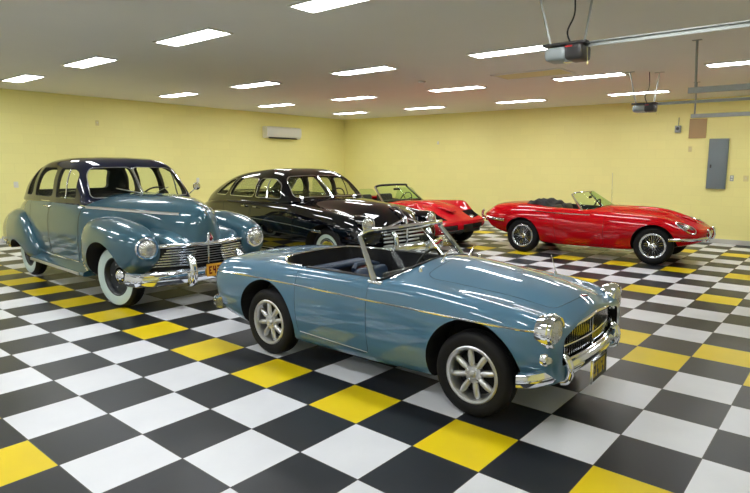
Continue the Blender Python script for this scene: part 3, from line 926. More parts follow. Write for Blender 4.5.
# ================================================================== teal-blue 1940s sedan
def build_blue_sedan(loc, rz):
    car = thing('vintage_sedan', 'blue 1940s four-door sedan with dark navy roof and whitewall tyres', 'car', loc, rz)
    WB = 1.45
    K = [(-2.45, [(.3, .45), (.45, .47), (.52, .55), (.55, .65), (.53, .78), (.45, .85), (.3, .90), (.15, .92), (0, .93)]),
         (-2.2, [(.4, .38), (.58, .40), (.66, .52), (.69, .68), (.66, .84), (.56, .96), (.4, 1.02), (.2, 1.05), (0, 1.06)]),
         (-1.8, [(.5, .32), (.66, .34), (.74, .5), (.77, .7), (.75, .9), (.69, 1.05), (.5, 1.13), (.25, 1.18), (0, 1.19)]),
         (-1.3, [(.5, .32), (.72, .34), (.79, .5), (.82, .72), (.80, .95), (.74, 1.11), (.5, 1.17), (.25, 1.2), (0, 1.21)]),
         (-.5, [(.5, .32), (.76, .34), (.81, .5), (.83, .75), (.81, .98), (.755, 1.12), (.5, 1.18), (.25, 1.2), (0, 1.21)]),
         (.4, [(.5, .32), (.74, .34), (.78, .5), (.79, .75), (.77, .98), (.70, 1.12), (.5, 1.19), (.25, 1.23), (0, 1.245)]),
         (.9, [(.45, .32), (.6, .34), (.66, .5), (.66, .75), (.62, .98), (.55, 1.11), (.4, 1.19), (.2, 1.235), (0, 1.25)]),
         (1.40, [(.4, .35), (.46, .4), (.48, .55), (.475, .75), (.45, .93), (.41, 1.08), (.31, 1.17), (.15, 1.22), (0, 1.235)]),
         (1.75, [(.3, .4), (.36, .45), (.38, .55), (.37, .72), (.34, .88), (.29, 1.03), (.21, 1.13), (.105, 1.185), (0, 1.205)]),
         (1.95, [(.24, .45), (.28, .48), (.29, .56), (.275, .7), (.235, .86), (.19, 1.0), (.135, 1.09), (.068, 1.135), (0, 1.155)]),
         (2.06, [(.16, .5), (.19, .53), (.20, .6), (.185, .7), (.15, .82), (.115, .94), (.08, 1.03), (.04, 1.075), (0, 1.09)]),
         (2.10, [(.10, .52), (.13, .55), (.14, .6), (.13, .7), (.10, .8), (.075, .90), (.05, .98), (.025, 1.01), (0, 1.025)])]
    VF = body_loft(K, 90)
    mats = [M['teal'], M['cavity'], M['greyseat']]
    cabin = rounded([(-1.35, -.62), (.45, -.58), (.45, .58), (-1.35, .62)], .1, 4)
    cuts = [('-', prism(cabin, 'z', .62, 2.0), 2), ('-', prism([(1.9, .2), (2.4, .2), (2.4, .72), (1.9, .72)], 'y', -1, 1), 1)]
    for s in (-1, 1):
        a, b = sorted((s * .50, s * 1.2))
        cuts += [('-', cyl((-WB, .30), .40, a, b), 1), ('-', cyl((WB, .35), .43, a, b), 1)]
    df = rounded([(-.42, .40), (.42, .40), (.46, .8), (.48, 1.155), (-.42, 1.155)], .05, 4)
    dr = rounded([(-1.12, .78), (-.98, .40), (-.44, .40), (-.44, 1.155), (-1.22, 1.155)], .05, 4)
    hood = rounded([(.62, -.36), (1.6, -.27), (1.95, -.12), (1.97, 0), (1.95, .12), (1.6, .27), (.62, .36)], .08, 5)
    panels = []
    for s in (-1, 1):
        a, b = sorted((s * .66, s * 1.1))
        panels += [('door', df, 'y', a, b), ('door', dr, 'y', a, b)]
    out, ref = car_body(car, VF, cuts, panels, mats, .004)
    # fenders
    for s in (-1, 1):
        f = superloft([(.74, .70, .58, .11, .26), (.80, .705, .60, .17, .31), (.98, .70, .65, .235, .345), (1.25, .69, .67, .265, .345), (1.55, .685, .67, .262, .32), (1.78, .68, .67, .235, .275), (1.92, .675, .685, .195, .215), (2.0, .67, .70, .150, .165), (2.03, .67, .71, .12, .125)], 54, 44, 2.5)
        rf = superloft([(-2.42, .68, .52, .08, .14), (-2.34, .69, .54, .15, .24), (-2.1, .70, .57, .205, .32), (-1.75, .71, .60, .235, .36), (-1.45, .715, .60, .24, .35), (-1.15, .72, .54, .215, .29), (-.95, .73, .44, .16, .16), (-.88, .74, .40, .10, .08)], 54, 44, 2.4)
        if s < 0: f, rf = mirror_y(f), mirror_y(rf)
        a, b = sorted((s * .55, s * 1.2))
        for nm, g, cx_, r_, zc_ in (('front_fender', f, WB, .415, .35), ('rear_fender', rf, -WB, .34, .20)):
            A = cut(g, [('-', cyl((cx_, zc_), r_, a, b), 1), ('-', prism([(-3, -.2), (3, -.2), (3, .26), (-.5, .26), (-.9, .30), (-1.3, .37), (-2.0, .40), (-3, .44)], 'y', -1.3, 1.3), 1)], mats)
            rfx = Ref(g); shade(A, rfx); fo = place(nm, A, car)
            if nm == 'front_fender':
                strip(rfx, curve2([(.79, .37), (.89, .375)], 6), s, .01).build('stone_guard', M['chrome'], fo)
                mb = MB()
                for k in range(4): mb = strip(rfx, line((.80, .40 + .035 * k), (.92, .40 + .035 * k), 8), s, .011, lift=.2).build('stone_guard', M['chrome'], fo)
            else:
                strip(rfx, curve2([(-2.36, .45), (-2.1, .47), (-1.9, .47)], 6), s, .008).build('fender_trim', M['chrome'], fo)
        rb = MB()
        V = []
        xs_ = np.linspace(-.98, .84, 14)
        rbb = [(.66, .44), (.80, .38), (.895, .335), (.90, .30), (.885, .285), (.66, .285)]
        V = []; F = []
        for x in xs_:
            for (y, z) in rbb: V.append((x, s * y, z))
        for i in range(13):
            for k in range(6): F.append((i * 6 + k, i * 6 + (k + 1) % 6, (i + 1) * 6 + (k + 1) % 6, (i + 1) * 6 + k))
        F.append(tuple(range(6))); F.append(tuple(78 + k for k in range(6)))
        rbo = MB().add(V, F).build('running_board', M['teal'], car, smooth=False)
        MB().box((-.13, s * .904, .310), (1.7, .012, .034), bev=.003).build('edge_trim', M['satin'], rbo)
        # chrome lines
        strip(ref, curve2([(-1.9, 1.075), (-1.3, 1.105), (-.5, 1.12), (.3, 1.115), (.6, 1.09)], 8), s, .008, lift=.2).build('belt_moulding', M['chrome'], car)
        hm = strip(ref, line((.55, 1.085), (1.88, 1.05)), s, .020, lift=.2).build('hood_moulding', M['chrome'], car)
        strip(ref, line((-.9, .42), (.38, .40)), s, .007, lift=.2).build('sill_moulding', M['chrome'], car)
        for xx in (-.36, -.52):
            q = ref.ray((xx, s * 3, 1.06), (0, -s, 0))[0]
            MB().tube([q + Vector((0, -s * .01, 0)), q + Vector((0, s * .035, 0)), q + Vector((-.09 if xx > -.4 else .09, s * .035, 0))], .008, 8).build('door_handle', M['chrome'], car)
        wheel(car, -WB, s * .715, .355, .165, .215, 'whitewall', 0)
        wheel(car, WB, s * .715, .355, .165, .215, 'whitewall', math.radians(10))
        hl = headlamp(car, (2.035, s * .675, .72), .10, s * .04, .024, 0, .04, .12)
        MB().lathe([(0, .03), (.025, .02), (.03, -.02)], 'x', c=(-2.40, s * .68, .62), n=18, rot=(0, 0, PI)).build('tail_lamp', M['redlens'], car)
    # apron behind and below the grille
    ap = superloft([(1.6, 0, .58, .60, .20), (1.86, 0, .58, .60, .20), (1.98, 0, .58, .52, .18), (2.02, 0, .58, .36, .15)], 20, 48, 5)
    MB().add(*ap).build('front_apron', M['cavity'], car)
    # grille bars
    def bar(y0, y1, z, r, bow=.10, n=17, x0=2.15, zdrop=0.0):
        return [(x0 - bow * (abs(y) / .55) ** 2.2, y, z - zdrop * (abs(y) / .55) ** 2) for y in np.linspace(y0, y1, n)]
    for k, z in enumerate((.672, .643, .614, .585, .556, .527, .498)):
        wv = .36 + .022 * k + .04
        g = MB()
        V = bar(-wv - .06, wv + .06, z, 0, .11, 33, 2.09)
        for sg in (-1, 1):
            blade([p for p in V if p[1] * sg > .15], .021, .011).build('grille_bar', M['chrome'], car)
        MB().tube([(p[0] - .03, p[1], p[2]) for p in V if abs(p[1]) < .2], .004, 6).build('grille_rod', M['satin'], car)
    MB().box((2.085, 0, .59), (.03, .022, .20), bev=.006).build('grille_divider', M['chrome'], car)
    blade(bar(-.57, .57, .72, 0, .14, 25, 2.11, .0), .05, .02).build('grille_header', M['chrome'], car)
    fill = superloft([(1.60, 0, .78, .52, .14), (1.86, 0, .765, .52, .10), (1.98, 0, .74, .46, .065), (2.05, 0, .725, .34, .03), (2.09, 0, .72, .2, .015)], 16, 40, 2.6)
    MB().add(*fill).build('grille_shell', M['teal'], car)
    ho = MB().tube([(1.92, 0, 1.16), (2.03, 0, 1.13), (2.10, 0, 1.04)], [.012, .014, .008], 8).build('hood_ornament', M['chrome'], car)
    bd = MB().tube([(2.12, 0, .74), (2.135, 0, .79), (2.12, 0, .84)], [.038, .042, .02], 12).build('hood_badge_frame', M['chrome'], car)
    MB().tube([(2.155, 0, .76), (2.168, 0, .79), (2.155, 0, .82)], [.02, .026, .012], 10).build('hood_badge', M['badge'], bd)
    pth = plan_curve([(1.97, -.88, .40), (2.12, -.82, .40), (2.21, -.55, .40), (2.24, -.2, .40), (2.24, .2, .40), (2.21, .55, .40), (2.12, .82, .40), (1.97, .88, .40)], 6)
    bp = blade(pth, .155, .028).build('front_bumper', M['chrome'], car)
    MB().tube([(p[0] + .022, p[1], p[2] + .05) for p in pth], .016, 8).build('bumper_ridge', M['chrome'], bp)
    for s in (-1, 1):
        overrider(2.22, s * .30, .45, .28, .085, .09).build('overrider', M['chrome'], bp)
        MB().box((2.16, s * .66, .40), (.05, .035, .17), (0, 0, -s * .5), bev=.01).build('bumper_clamp', M['chrome'], bp)
    plate(car, (2.29, .0, .44), .29, .14, M['plate_orange'], M['badge'], 'E42B7', frame=False)
    pth = plan_curve([(-2.30, .86, .45), (-2.50, .78, .45), (-2.62, .4, .45), (-2.65, 0, .45), (-2.62, -.4, .45), (-2.50, -.78, .45), (-2.30, -.86, .45)], 6)
    blade(pth, .12, .025).build('rear_bumper', M['chrome'], car)
    # glasshouse
    spec = [(-1.95, .50, 1.10, .44, 1.155), (-1.86, .64, 1.11, .50, 1.30), (-1.65, .72, 1.12, .54, 1.49), (-1.35, .745, 1.12, .57, 1.61), (-.9, .755, 1.12, .59, 1.685), (-.3, .755, 1.13, .59, 1.705),
            (.0, .745, 1.135, .60, 1.68), (.15, .735, 1.14, .60, 1.63), (.28, .73, 1.145, .60, 1.53), (.41, .72, 1.15, .60, 1.38), (.51, .69, 1.15, .56, 1.25), (.57, .60, 1.15, .46, 1.185), (.59, .46, 1.15, .36, 1.165)]
    zt, zb = 1.56, 1.175
    w1 = rounded([(-.32, zb), (.29, zb), (.23, zt - .06), (.06, zt), (-.32, zt)], .07, 5)
    w2 = rounded([(-1.12, zb), (-.44, zb), (-.44, zt), (-1.02, zt)], .08, 5)
    w3 = rounded([(-1.52, zb), (-1.24, zb), (-1.16, zt), (-1.30, zt)], .07, 5)
    fr = [rounded([(.016, 1.20), (.63, 1.20), (.575, 1.48), (.50, 1.56), (.016, 1.57)], .06, 5), rounded([(-.016, 1.57), (-.50, 1.56), (-.575, 1.48), (-.63, 1.20), (-.016, 1.20)], .06, 5)]
    rr = [rounded([(-.52, 1.22), (.52, 1.22), (.44, 1.52), (-.44, 1.52)], .07, 5)]
    roof, rref = glasshouse(car, gh_keys(spec), M['navy'], [w1, w2, w3], fr, ('front',), rear=rr, front_x=.05, rear_x=-1.3, trim=.009)
    for s in (-1, 1):
        strip(rref, line((.02, zb), (.005, zt - .015), 10), s, .009).build('vent_divider', M['chrome'], car)
        wp = MB().tube([(.72, s * .10, 1.25), (.62, s * .22, 1.28), (.56, s * .34, 1.31)], .005, 6).build('wiper', M['chrome'], car)
    MB().tube([(.585, 0, 1.19), (.41, 0, 1.39), (.26, 0, 1.56)], .012, 8).build('windscreen_divider', M['chrome'], car)
    mi = MB().lathe([(0, -.012), (.05, -.010), (.055, 0), (.05, .012), (0, .02)], 'x', c=(.36, .86, 1.30), n=24)
    mi.tube([(.32, .74, 1.17), (.35, .84, 1.27)], .007, 6).build('wing_mirror', M['chrome'], car)
    for x in (-.25, -1.05):
        MB().box((x, 0, .80), (.5, 1.2, .16), bev=.06).box((x - .28, 0, .95), (.16, 1.2, .40), (0, -.2, 0), bev=.06).build('bench_seat', M['greyseat'], car)
    MB().box((.36, 0, 1.06), (.10, 1.10, .16), bev=.03).build('dashboard', M['navy'], car)
    steering_wheel(car, (.10, .36, 1.12), .20, .5, M['black'], 3)
    return car
build_blue_sedan((-6.05, 1.22, 0), math.radians(-1.5))

# ================================================================== black 1940s sedan
def build_black_sedan(loc, rz):
    car = thing('vintage_sedan', 'black rounded late-1940s sedan parked behind the blue open sports car', 'car', loc, rz)
    WB = 1.57
    K = [(-2.78, [(.3, .4), (.5, .42), (.58, .5), (.6, .58), (.57, .66), (.45, .72), (.3, .75), (.15, .76), (0, .76)]),
         (-2.45, [(.5, .3), (.7, .33), (.8, .5), (.82, .65), (.78, .78), (.66, .87), (.45, .91), (.2, .93), (0, .94)]),
         (-1.6, [(.6, .25), (.85, .28), (.94, .45), (.96, .65), (.93, .83), (.86, .97), (.6, 1.03), (.3, 1.06), (0, 1.07)]),
         (-.5, [(.6, .22), (.88, .25), (.96, .42), (.975, .62), (.955, .84), (.89, 1.01), (.6, 1.06), (.3, 1.07), (0, 1.07)]),
         (.6, [(.6, .22), (.88, .25), (.95, .42), (.965, .62), (.945, .84), (.88, 1.00), (.6, 1.05), (.3, 1.09), (0, 1.10)]),
         (1.2, [(.6, .24), (.87, .27), (.94, .43), (.955, .62), (.935, .82), (.86, .96), (.6, 1.00), (.3, 1.07), (0, 1.09)]),
         (1.8, [(.6, .28), (.85, .31), (.91, .45), (.93, .62), (.91, .78), (.82, .92), (.6, .92), (.3, 1.02), (0, 1.05)]),
         (2.2, [(.5, .32), (.76, .35), (.83, .48), (.85, .62), (.83, .76), (.74, .86), (.55, .83), (.28, .93), (0, .97)]),
         (2.38, [(.45, .36), (.68, .4), (.75, .5), (.77, .6), (.74, .70), (.66, .77), (.45, .75), (.22, .84), (0, .88)]),
         (2.47, [(.4, .42), (.58, .45), (.62, .52), (.64, .59), (.61, .66), (.54, .70), (.36, .69), (.18, .73), (0, .76)])]
    K = [(x if x < WB else WB + (x - WB) * .84, q) for x, q in K]
    VF = body_loft(K, 84)
    mats = [M['black_paint'], M['cavity'], M['greyseat']]
    cabin = rounded([(-1.4, -.72), (.75, -.70), (.75, .70), (-1.4, .72)], .1, 4)
    cuts = [('-', prism(cabin, 'z', .5, 2.0), 2)]
    for s in (-1, 1):
        a, b = sorted((s * .60, s * 1.2))
        cuts += [('-', cyl((1.59, .36), .41, a, b), 1), ('-', cyl((-WB, .30), .38, a, b), 1)]
    df = rounded([(-.30, .32), (.86, .32), (.88, 1.0), (-.32, 1.0)], .05, 4)
    dr = rounded([(-1.10, .50), (-1.0, .32), (-.33, .32), (-.35, 1.0), (-1.30, 1.0)], .05, 4)
    panels = []
    for s in (-1, 1):
        a, b = sorted((s * .80, s * 1.1))
        panels += [('door', df, 'y', a, b), ('door', dr, 'y', a, b)]
    out, ref = car_body(car, VF, cuts, panels, mats, .004)
    for s in (-1, 1):
        strip(ref, curve2([(-2.5, .68), (-1.6, .74), (-.3, .745), (1.0, .70), (1.45, .66)], 8), s, .008, lift=.2).build('side_moulding', M['chrome'], car)
        strip(ref, line((-2.3, .30), (1.12, .29)), s, .012, lift=.2).build('sill_moulding', M['chrome'], car)
        MB().box((1.46, s * .950, .665), (.22, .012, .04), bev=.005).build('side_badge', M['chrome'], car)
        wheel(car, 1.59, s * .77, .36, .18, .20, 'thinwhite', 0)
        wheel(car, -WB, s * .77, .36, .18, .20, 'thinwhite', 0)
        headlamp(car, (2.26, s * .655, .80), .095, s * .05, .022, 0, .035, .20)
        MB().lathe([(.115, -.25), (.122, -.1), (.118, 0)], 'x', c=(2.26, s * .655, .80), n=32).build('headlamp_housing', M['black_paint'], car)
        MB().lathe([(0, .03), (.03, .02), (.035, -.02)], 'x', c=(-2.66, s * .56, .64), n=18, rot=(0, 0, PI)).build('tail_lamp', M['redlens'], car)
        for xx in (-.20, -.46):
            q = ref.ray((xx, s * 3, .93), (0, -s, 0))[0]
            MB().tube([q + Vector((0, -s * .01, 0)), q + Vector((0, s * .035, 0)), q + Vector((.10 if xx > -.4 else -.10, s * .035, 0))], .008, 8).build('door_handle', M['chrome'], car)
    def bar(w_, z, x0=2.36, bow=.10, n=21): return [(x0 - bow * (abs(y) / .6) ** 2.2, y, z) for y in np.linspace(-w_, w_, n)]
    for k, z in enumerate((.70, .645, .59, .535, .48)):
        blade(bar(.48 + .03 * k, z), .026, .012).build('grille_bar', M['satin'], car)
    MB().tube([(2.33, -.45, .72), (2.35, -.2, .80), (2.355, 0, .86), (2.35, .2, .80), (2.33, .45, .72)], .014, 8).build('grille_chevron', M['chrome'], car)
    MB().tube([(2.36, 0, .86), (2.38, 0, .70), (2.37, 0, .5)], .02, 8).build('grille_divider', M['chrome'], car)
    MB().tube([(2.02, 0, 1.02), (2.18, 0, 1.0), (2.33, 0, .88)], [.012, .026, .012], 10).build('hood_ornament', M['chrome'], car)
    pth = plan_curve([(2.0, -.98, .42), (2.25, -.92, .42), (2.42, -.6, .42), (2.47, -.2, .42), (2.47, .2, .42), (2.42, .6, .42), (2.25, .92, .42), (2.0, .98, .42)], 6)
    bp = blade(pth, .15, .03).build('front_bumper', M['chrome'], car)
    for s in (-1, 1): overrider(2.45, s * .36, .50, .34, .085, .08).build('overrider', M['chrome'], bp)
    pth = plan_curve([(-2.5, .92, .42), (-2.75, .8, .42), (-2.87, .4, .42), (-2.9, 0, .42), (-2.87, -.4, .42), (-2.75, -.8, .42), (-2.5, -.92, .42)], 6)
    blade(pth, .13, .03).build('rear_bumper', M['chrome'], car)
    spec = [(-2.55, .45, .88, .35, .95), (-2.40, .62, .90, .44, 1.02), (-2.05, .78, .97, .54, 1.20), (-1.65, .84, 1.0, .60, 1.36), (-1.2, .87, 1.01, .63, 1.47), (-.7, .88, 1.015, .645, 1.525), (-.25, .88, 1.015, .645, 1.555),
            (.02, .87, 1.015, .66, 1.52), (.22, .86, 1.02, .66, 1.44), (.42, .83, 1.02, .65, 1.30), (.57, .78, 1.02, .60, 1.17), (.65, .66, 1.03, .48, 1.10), (.67, .50, 1.03, .38, 1.075)]
    zt, zb = 1.385, 1.085
    w1 = rounded([(-.30, zb), (.39, zb), (.28, zt - .08), (.10, zt), (-.26, zt)], .07, 5)
    w2 = rounded([(-1.16, zb), (-.36, zb), (-.33, zt), (-1.00, zt)], .07, 5)
    w3 = rounded([(-1.72, zb), (-1.27, zb), (-1.12, zt - .015), (-1.32, zt - .05)], .07, 5)
    fr = [rounded([(.014, 1.11), (.70, 1.11), (.63, 1.36), (.55, 1.42), (.014, 1.44)], .06, 5), rounded([(-.014, 1.44), (-.55, 1.42), (-.63, 1.36), (-.70, 1.11), (-.014, 1.11)], .06, 5)]
    rr = [rounded([(-.60, 1.12), (.60, 1.12), (.50, 1.38), (-.50, 1.38)], .07, 5)]
    roof, rref = glasshouse(car, gh_keys(spec), M['black_paint'], [w1, w2, w3], fr, ('side', 'front'), rear=rr, front_x=.11, rear_x=-1.3, trim=.009, glass='glass_dark')
    for s in (-1, 1):
        strip(rref, line((.03, zb), (-.01, zt - .01), 10), s, .010).build('vent_divider', M['chrome'], car)
    MB().tube([(.665, 0, 1.085), (.51, 0, 1.24), (.28, 0, 1.41)], .012, 8).build('windscreen_divider', M['chrome'], car)
    for x in (-.15, -1.0):
        MB().box((x, 0, .68), (.5, 1.35, .16), bev=.06).box((x - .28, 0, .82), (.16, 1.35, .40), (0, -.2, 0), bev=.06).build('bench_seat', M['greyseat'], car)
    MB().box((.50, 0, .96), (.10, 1.30, .16), bev=.03).build('dashboard', M['black'], car)
    steering_wheel(car, (.24, .38, 1.04), .20, .5, M['black'], 3)
    return car
build_black_sedan((-5.59, 4.12, 0), math.radians(-5))

# ================================================================== red long-hood roadster
def build_red_roadster(loc, rz):
    car = thing('sports_car', 'dark red long-hood open roadster with wire wheels beside the yellow wall', 'car', loc, rz)
    WB = 1.17
    K = [(-2.30, [(.12, .52), (.24, .53), (.32, .57), (.35, .61), (.33, .65), (.27, .68), (.18, .70), (.09, .71), (0, .71)]),
         (-2.15, [(.22, .46), (.42, .49), (.52, .55), (.56, .61), (.53, .67), (.45, .73), (.3, .77), (.15, .79), (0, .79)]),
         (-1.85, [(.35, .38), (.56, .41), (.68, .50), (.72, .60), (.69, .71), (.59, .80), (.40, .86), (.2, .88), (0, .885)]),
         (-1.2, [(.45, .26), (.66, .29), (.78, .43), (.82, .58), (.79, .73), (.70, .84), (.48, .90), (.25, .92), (0, .93)]),
         (-.5, [(.5, .19), (.68, .22), (.77, .38), (.815, .55), (.785, .72), (.71, .83), (.5, .87), (.25, .89), (0, .89)]),
         (.35, [(.5, .19), (.67, .22), (.76, .38), (.80, .54), (.77, .70), (.69, .81), (.5, .86), (.25, .91), (0, .92)]),
         (1.2, [(.45, .24), (.63, .28), (.75, .42), (.80, .55), (.77, .68), (.68, .79), (.48, .80), (.25, .855), (0, .875)]),
         (1.65, [(.36, .31), (.56, .35), (.69, .44), (.73, .53), (.705, .62), (.61, .69), (.43, .69), (.2, .72), (0, .735)]),
         (1.90, [(.24, .37), (.44, .40), (.56, .46), (.60, .52), (.57, .58), (.48, .62), (.33, .63), (.15, .645), (0, .655)]),
         (2.02, [(.14, .43), (.26, .45), (.34, .49), (.36, .53), (.34, .565), (.28, .59), (.2, .60), (.1, .605), (0, .61)])]
    fx = lambda x: x if x < WB else WB + (x - WB) * .86
    K = [(fx(x) if x > -2.0 else x + .12, q) for x, q in K]
    VF = body_loft(K, 90)
    mats = [M['red'], M['cavity'], M['blackseat']]
    cock = rounded([(-.98, -.42), (-.82, -.56), (.02, -.56), (.18, -.36), (.18, .36), (.02, .56), (-.82, .56), (-.98, .42)], .12, 5)
    mouth = rounded([(-.20, .47), (.20, .47), (.20, .57), (-.20, .57)], .045, 5)
    cuts = [('-', prism(cock, 'z', .32, 1.3), 2), ('-', prism(mouth, 'x', 1.7, 2.3), 1)]
    for s in (-1, 1):
        a, b = sorted((s * .50, s * 1.0))
        cuts += [('-', cyl((-WB, .32), .35, a, b), 1), ('-', cyl((WB, .32), .358, a, b), 1)]
    door = rounded([(-.50, .26), (.36, .26), (.36, 1.0), (-.54, 1.0)], .04, 4)
    bon = [(.52, .16), (2.2, .16), (2.2, 1.1), (.52, 1.1)]
    out, ref = car_body(car, VF, cuts, [('door', door, 'y', -1, -.54), ('door', door, 'y', .54, 1)], mats, .002)
    # hood louvres hint and power bulge
    bul = superloft([(.35, 0, .89, .03, .01), (.6, 0, .88, .12, .045), (1.1, 0, .85, .14, .06), (1.55, 0, .75, .10, .045), (1.7, 0, .70, .04, .02)], 30, 24, 2.2)
    MB().add(*bul).build('hood_bulge', M['red'], car)
    mb = MB()
    for s in (-1, 1):
        for k in range(9):
            x = .85 + .05 * k; z = ref.ray((x, s * .24, 3), (0, 0, -1))[0].z
            mb.box((x, s * .24, z + .001), (.012, .14, .008), (0, .1, 0))
        strip(ref, curve2([(-.98, .80), (-.75, .785), (-.1, .775), (.10, .775)], 8), s, .009, lift=.1).build('door_top_trim', M['chrome'], car)
        wheel(car, -WB, s * .66, .318, .16, .20, 'wire'); wheel(car, WB, s * .66, .318, .16, .20, 'wire')
        # faired headlamp
        d_ = Vector((.28, s * .66, .70)).normalized(); ax = (Vector((1, 0, -.30)) - d_ * Vector((1, 0, -.30)).dot(d_)).normalized(); bx = d_.cross(ax) * s
        c0 = Vector((1.63, s * .60, .62)); ring = []
        for k in range(33):
            a = 2 * PI * k / 32
            o_ = c0 + ax * (.165 * math.cos(a)) + bx * (.075 * math.sin(a) * (1 + .22 * math.cos(a)))
            h = ref.ray(o_ + d_, -d_)
            ring.append(tuple((h[0] + d_ * .008) if h[0] else o_))
        rim = MB().tube(ring, .011, 8, False).build('headlamp_rim', M['chrome'], car)
        c = sum((Vector(r) for r in ring[:-1]), Vector()) / 32
        V = [tuple(c + d_ * .03)] + ring[:-1]; F = [(0, k, k % 32 + 1) for k in range(1, 33)]
        MB().add(*thick((V, F), .003)).build('headlamp_cover', M['glass'], rim)
        V = [tuple(Vector(v) - d_ * .012) for v in V]
        MB().add(*thick((V, F), .003)).build('headlamp_bowl', M['dark_plastic'], rim)
        xlathe([(0, .03), (.04, .025), (.065, .0), (.07, -.02)], tuple(c + ax * .03 - d_ * .015), 0, s * .5).build('headlamp', M['lens'], rim)
        sl = superloft([(1.48, s * .70, .535, .01, .01), (1.56, s * .68, .535, .03, .022), (1.66, s * .63, .53, .03, .022), (1.73, s * .57, .525, .01, .01)], 14, 16, 2.2)
        MB().add(*sl).build('indicator_lamp', M['clearlens'], car)
        pth = plan_curve([(1.42, s * .80, .445), (1.56, s * .75, .45), (1.74, s * .62, .455), (1.90, s * .38, .465), (1.93, s * .26, .465)], 6)
        if s > 0: pth = pth[::-1]
        b = blade(pth, .055, .018).build('front_bumper', M['chrome'], car)
        overrider(1.90, s * .25, .50, .18, .05, .06).build('overrider', M['chrome'], b)
        pth = plan_curve([(-1.50, s * .83, .60), (-1.80, s * .77, .615), (-2.03, s * .60, .62), (-2.15, s * .38, .62)], 6)
        if s < 0: pth = pth[::-1]
        b = blade(pth, .055, .018).build('rear_bumper', M['chrome'], car)
        overrider(-2.18, s * .36, .64, .18, .05, -.05).build('overrider', M['chrome'], b)
        MB().lathe([(0, .03), (.03, .02), (.035, -.05)], 'x', c=(-2.08, s * .42, .555), n=16, rot=(0, 0, PI)).build('tail_lamp', M['redlens'], car)
    mb.build('louvre', M['red'], car, smooth=False)
    MB().tube([(1.88, -.2, .52), (1.91, 0, .52), (1.88, .2, .52)], .010, 8).lathe([(0, .02), (.03, .015), (.035, 0)], 'x', c=(1.91, 0, .52), n=18).build('grille_bar', M['chrome'], car)
    by = [(-.62, -.07, .82), (-.52, .10, .85), (-.3, .27, .875), (0, .32, .885), (.3, .27, .875), (.52, .10, .85), (.62, -.07, .82)]
    ty = [(-.50, -.32, 1.11), (-.43, -.26, 1.145), (-.25, -.17, 1.155), (0, -.13, 1.16), (.25, -.17, 1.155), (.43, -.26, 1.145), (.50, -.32, 1.11)]
    base = [(p[1], p[0], p[2]) for p in crom(by, 6)]; top = [(p[1], p[0], p[2]) for p in crom(ty, 6)]
    fr = MB().tube(top, .009, 8).build('windscreen_frame', M['chrome'], car)
    MB().add(*thick(skin_grid(base, top, 6), .005)).build('windscreen', M['glass_green'], fr, sharp=80)
    MB().tube(base, .010, 8).build('windscreen_seal', M['chrome'], fr)
    for s, i in ((-1, 0), (1, -1)):
        MB().tube([Vector(base[i]), Vector(base[i]).lerp(Vector(top[i]), .5), Vector(top[i])], [.028, .02, .014], 10).build('windscreen_pillar', M['chrome'], fr)
    MB().tube([(-.13, 0, 1.16), (-.13, 0, 1.07)], .004, 6).box((-.14, 0, 1.05), (.015, .14, .045), bev=.005).build('rear_view_mirror', M['black'], fr)
    # folded top
    rng = random.Random(3)
    V, F = superloft([(-1.30, 0, .86, .36, .02), (-1.22, 0, .88, .46, .06), (-1.02, 0, .895, .50, .085), (-.90, 0, .88, .52, .08), (-.76, 0, .84, .52, .04)], 40, 48, 2.6)
    V = [(x + .012 * math.sin(y * 9 + z * 20), y, z + .014 * math.sin(x * 38 + y * 7) + .010 * math.sin(y * 23 - x * 11)) for x, y, z in V]
    MB().add(V, F).build('folded_soft_top', M['blackcloth'], car, sharp=80)
    MB().box((-.3, 0, .34), (1.2, 1.06, .03)).build('cockpit_floor', M['black'], car)
    for s in (-.27, .27):
        seat_mb(.42, -.40, s, .48, .44, .42, .25, .12).build('seat', M['blackseat'], car)
    MB().box((.08, 0, .80), (.06, 1.04, .14), bev=.02).build('dashboard', M['blackseat'], car)
    steering_wheel(car, (-.12, .28, .82), .19, .35, M['black'], 3)
    MB().tube([(.08, .62, .84), (.08, .62, .92), (.06, .63, 1.50)], .0045, 6).build('aerial', M['chrome'], car)
    for s in (-.2, .25):
        MB().tube([(.35, s, .90), (.27, s + .12, .935), (.19, s + .24, .95)], .004, 6).build('wiper', M['chrome'], car)
    return car
build_red_roadster((-1.90, 7.92, 0), math.radians(3.0))

